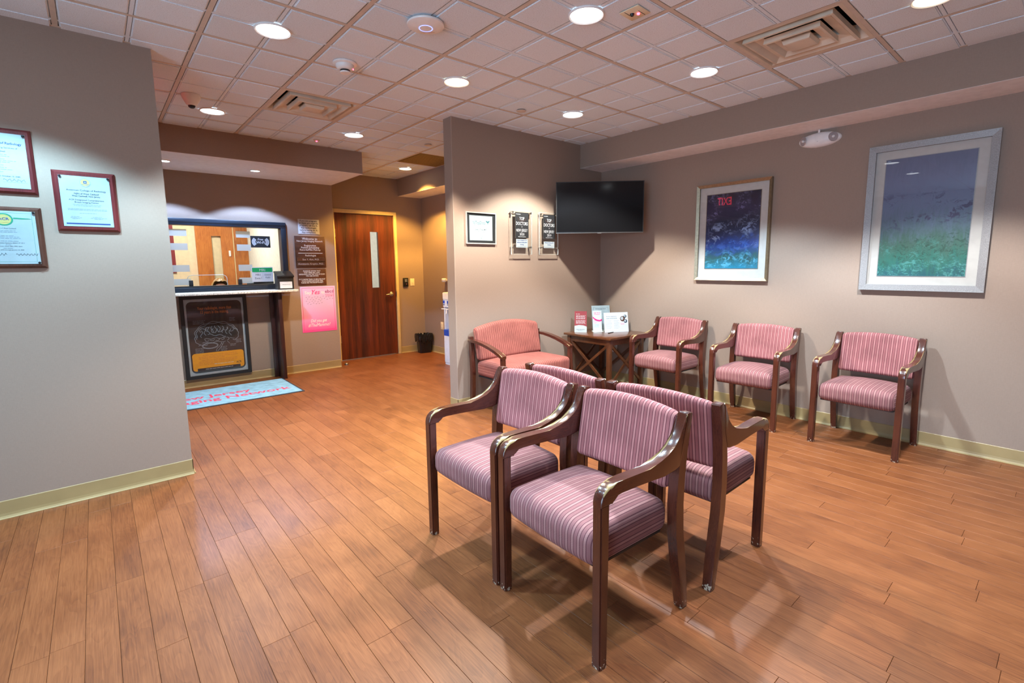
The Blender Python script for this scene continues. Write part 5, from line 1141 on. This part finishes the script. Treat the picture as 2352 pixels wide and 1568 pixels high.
# side table with crossed sides
e = empty('side_table', (4.232, 3.408, 0), 0, 'square dark wood side table with crossed side braces in the corner', 'table')
A = 0.325
box('tabletop', (-A, A, -A, A, 0.590, 0.613), 'table_wood', e, 0.003)
for sx in (-1, 1):
    for sy in (-1, 1): box('leg', (sx*(A-0.05)-0.022, sx*(A-0.05)+0.022, sy*(A-0.05)-0.022, sy*(A-0.05)+0.022, 0, 0.59), 'table_wood', e, 0.003)
for s in (-1, 1):
    box('apron', (-A+0.072, A-0.072, s*(A-0.05)-0.01, s*(A-0.05)+0.01, 0.525, 0.589), 'table_wood', e); box('apron', (s*(A-0.05)-0.01, s*(A-0.05)+0.01, -A+0.072, A-0.072, 0.525, 0.589), 'table_wood', e)
    L = A-0.072; z0, z1 = 0.10, 0.525; wv = 0.013
    for d in (-1, 1):
        dx = Vector((2*L*d, z1-z0)).normalized(); n = Vector((-dx.y, dx.x))*wv
        P0, P1 = Vector((-L*d, z0)), Vector((L*d, z1)); pr_ = [P0+n, P0-n, P1-n, P1+n]
        off = 0.001*d
        prism('cross_brace', [(p.x, p.y) for p in pr_], s*(A-0.05)-0.010+off, s*(A-0.05)+0.006+off, 'table_wood', e, 0, 'Y', smooth=False)
        prism('cross_brace', [(p.x, p.y) for p in pr_], s*(A-0.05)-0.010+off, s*(A-0.05)+0.006+off, 'table_wood', e, 0, 'X', smooth=False)
# leaflets and notices on the table
SHEET = [None]
def stand(name, x, y, rz, w, h, lean, mat, label, cat='notice', th_=0.003):
    e = empty(name, (x, y, 0.6131), rz, label, cat)
    SHEET[0] = box('sheet', (-w/2, w/2, 0, th_, 0, h), mat, e); SHEET[0].rotation_euler = (-lean, 0, 0)
    return e
def onto(o, lean): o.parent = SHEET[0]; return o
ln = rad(10); FA = rad(-40)
e = stand('red_leaflet_stand', 4.055, 3.615, rad(-48), 0.135, 0.235, ln, 'maroon', 'dark red leaflet stand with white print on the side table'); Y = -0.0008
onto(poly('white_foot', [(-0.0675, 0), (0.0675, 0), (0.0675, 0.062), (0.03, 0.076), (-0.02, 0.080), (-0.0675, 0.070)], Y, 'paper', e), ln)
onto(text('Dear Patient:', 0.010, -0.052, 0.200, Y, 'whiteink', e, 0.045, align='LEFT', bold=0.02), ln)
onto(lines('print_lines', [(-0.052, 0.052, 0.183-0.011*k-(0.008 if k > 3 else 0)) for k in range(8)], Y, 'whiteink', e, 0.0022), ln)
onto(text('New Jersey Imaging Network', 0.011, 0.0, 0.028, Y-0.0004, 'blackink', e, 0.09, bold=0.02), ln); onto(lines('print_lines', [(-0.03, 0.02, 0.018)], Y-0.0004, 'ink', e, 0.0015), ln)
box('back_strut', (-0.03, 0.03, 0.070, 0.073, 0, 0.145), 'paper', e).rotation_euler = (rad(14), 0, 0)
e = stand('tall_notice_holder', 4.335, 3.545, rad(-30), 0.216, 0.285, ln, 'paper', 'tall white notice holder at the back of the side table')
onto(box('clear_cover', (-0.112, 0.112, -0.004, -0.002, 0, 0.29), 'acrylic', e), ln); frm = frame_bars
o = onto(ribbon('border', [[(-0.09, 0.02), (0.09, 0.02), (0.09, 0.262), (-0.09, 0.262), (-0.09, 0.02)]], 0.002, Y, 'ink', e), ln)
onto(text('New Jersey Imaging Network', 0.014, 0, 0.243, Y, 'ink', e, 0.125, bold=0.015), ln); onto(lines('print_lines', [(-0.03, 0.03, 0.232)]+[(-0.075, 0.075, 0.215-0.012*k) for k in range(15)], Y, 'faint', e, 0.0018), ln)
box('foot', (-0.11, 0.11, -0.03, 0.03, 0.0, 0.003), 'acrylic_edge', e)
e = stand('pink_flyer_holder', 4.232, 3.515, rad(-30), 0.105, 0.235, ln, 'whiteink', 'narrow white flyer with a pink ribbon swoosh on the side table')
onto(text('High Blood', 0.017, 0.0, 0.205, Y, 'pink_ink', e, 0.075, bold=0.01), ln); onto(text('Pressure?', 0.017, 0.0, 0.188, Y, 'pink_ink', e, 0.065, bold=0.01), ln)
onto(poly('pink_swoosh', [(-0.0525, 0.172), (-0.03, 0.150), (0.0, 0.135), (0.03, 0.130), (0.0525, 0.142), (0.0525, 0.120), (0.03, 0.112), (0.0, 0.116), (-0.03, 0.132), (-0.0525, 0.152)], Y, 'pink_ink', e), ln)
onto(disc('round_mark', -0.028, 0.112, 0.017, 0.017, Y-0.0004, 'pink_ink', e, inner=0.86), ln); onto(text('!', 0.026, -0.028, 0.103, Y-0.0004, 'maroon', e), ln); onto(lines('print_lines', [(-0.04, 0.02, 0.08-0.010*k) for k in range(4)], Y, 'faint', e, 0.0016), ln)
onto(box('clear_cover', (-0.054, 0.054, -0.0035, -0.0025, 0, 0.235), 'acrylic', e), ln); box('foot', (-0.06, 0.06, -0.03, 0.035, 0, 0.003), 'acrylic_edge', e)
e = stand('wide_notice_stand', 4.353, 3.345, rad(-26), 0.290, 0.218, ln, 'whiteink', 'wide white notice with round photos standing at the front of the side table')
onto(text('New Jersey Imaging Network', 0.016, -0.055, 0.170, Y, 'ink', e, 0.125), ln); onto(text('CAREER OPPORTUNITIES', 0.012, -0.055, 0.148, Y, 'teal', e, 0.13, bold=0.015), ln)
onto(lines('print_lines', [(x0_, x0_+0.07*(1-0.2*(k % 3 == 1)), 0.128-0.0125*k) for k in range(8) for x0_ in (-0.125, -0.03)], Y, 'faint', e, 0.0014), ln)
for (a, b, r_, mt) in ((0.078, 0.145, 0.030, 'plaque_brown'), (0.110, 0.172, 0.017, 'ink'), (0.112, 0.118, 0.021, 'ink')):
    onto(disc('round_photo', a, b, r_, r_, Y, mt, e), ln); onto(disc('photo_light', a-r_*0.2, b+r_*0.15, r_*0.55, r_*0.6, Y-0.0003, 'paper', e), ln)
onto(lines('pink_note', [(0.05, 0.10, 0.092), (0.055, 0.095, 0.082)], Y, 'pink_ink', e, 0.0018), ln)
box('back_strut', (-0.08, 0.08, 0.070, 0.073, 0, 0.145), 'whiteink', e).rotation_euler = (rad(14), 0, 0)
e = empty('ballpoint_pen', (4.24, 3.34, 0.6175), rad(10), 'dark pen lying on the side table in front of the flyer', 'pen')
tube('barrel', [(-0.06, 0, 0), (0.05, 0, 0), (0.068, 0, 0)], [0.0042, 0.0042, 0.0012], 'black', e, 10); box('clip', (-0.055, -0.02, -0.001, 0.001, 0.004, 0.006), 'steel', e)

# ------------------------------------------------------------------ print belongs to the sheet it is printed on
HOST = {'certificate_plaque': 'certificate', 'framed_award': 'certificate', 'framed_poster': 'backing', 'warning_sign': 'panel', 'welcome_sign': 'panel', 'waiting_time_sign': 'panel', 'pink_poster': 'panel', 'wifi_sign': 'card', 'mri_zone_sign': 'card', 'comment_box': 'label_card', 'floor_mat': 'pile', 'acrylic_award': 'black_plate'}
PRINT = {'lettering', 'heading', 'small_print', 'seal', 'seal_ring', 'seal_band', 'seal_bar', 'emblem', 'emblem_mark', 'emblem_bar', 'navy_bar', 'signature', 'signature_rule', 'border', 'green_swoosh', 'caduceus_wings', 'wing_motif', 'dark_field', 'brain_glow', 'brain_lines', 'caption_lines', 'leader_lines', 'amber_panel', 'dark_tab', 'rule', 'dashes', 'radio_waves', 'green_header', 'divider', 'script_line'}
base_ = lambda o: o.name.split('.')[0]
for t_ in [o for o in bpy.data.objects if o.parent is None and base_(o) in HOST]:
    kids = list(t_.children); host = [c for c in kids if base_(c) == HOST[base_(t_)]]
    if not host: continue
    for c in kids:
        if base_(c) in PRINT: c.parent = host[0]
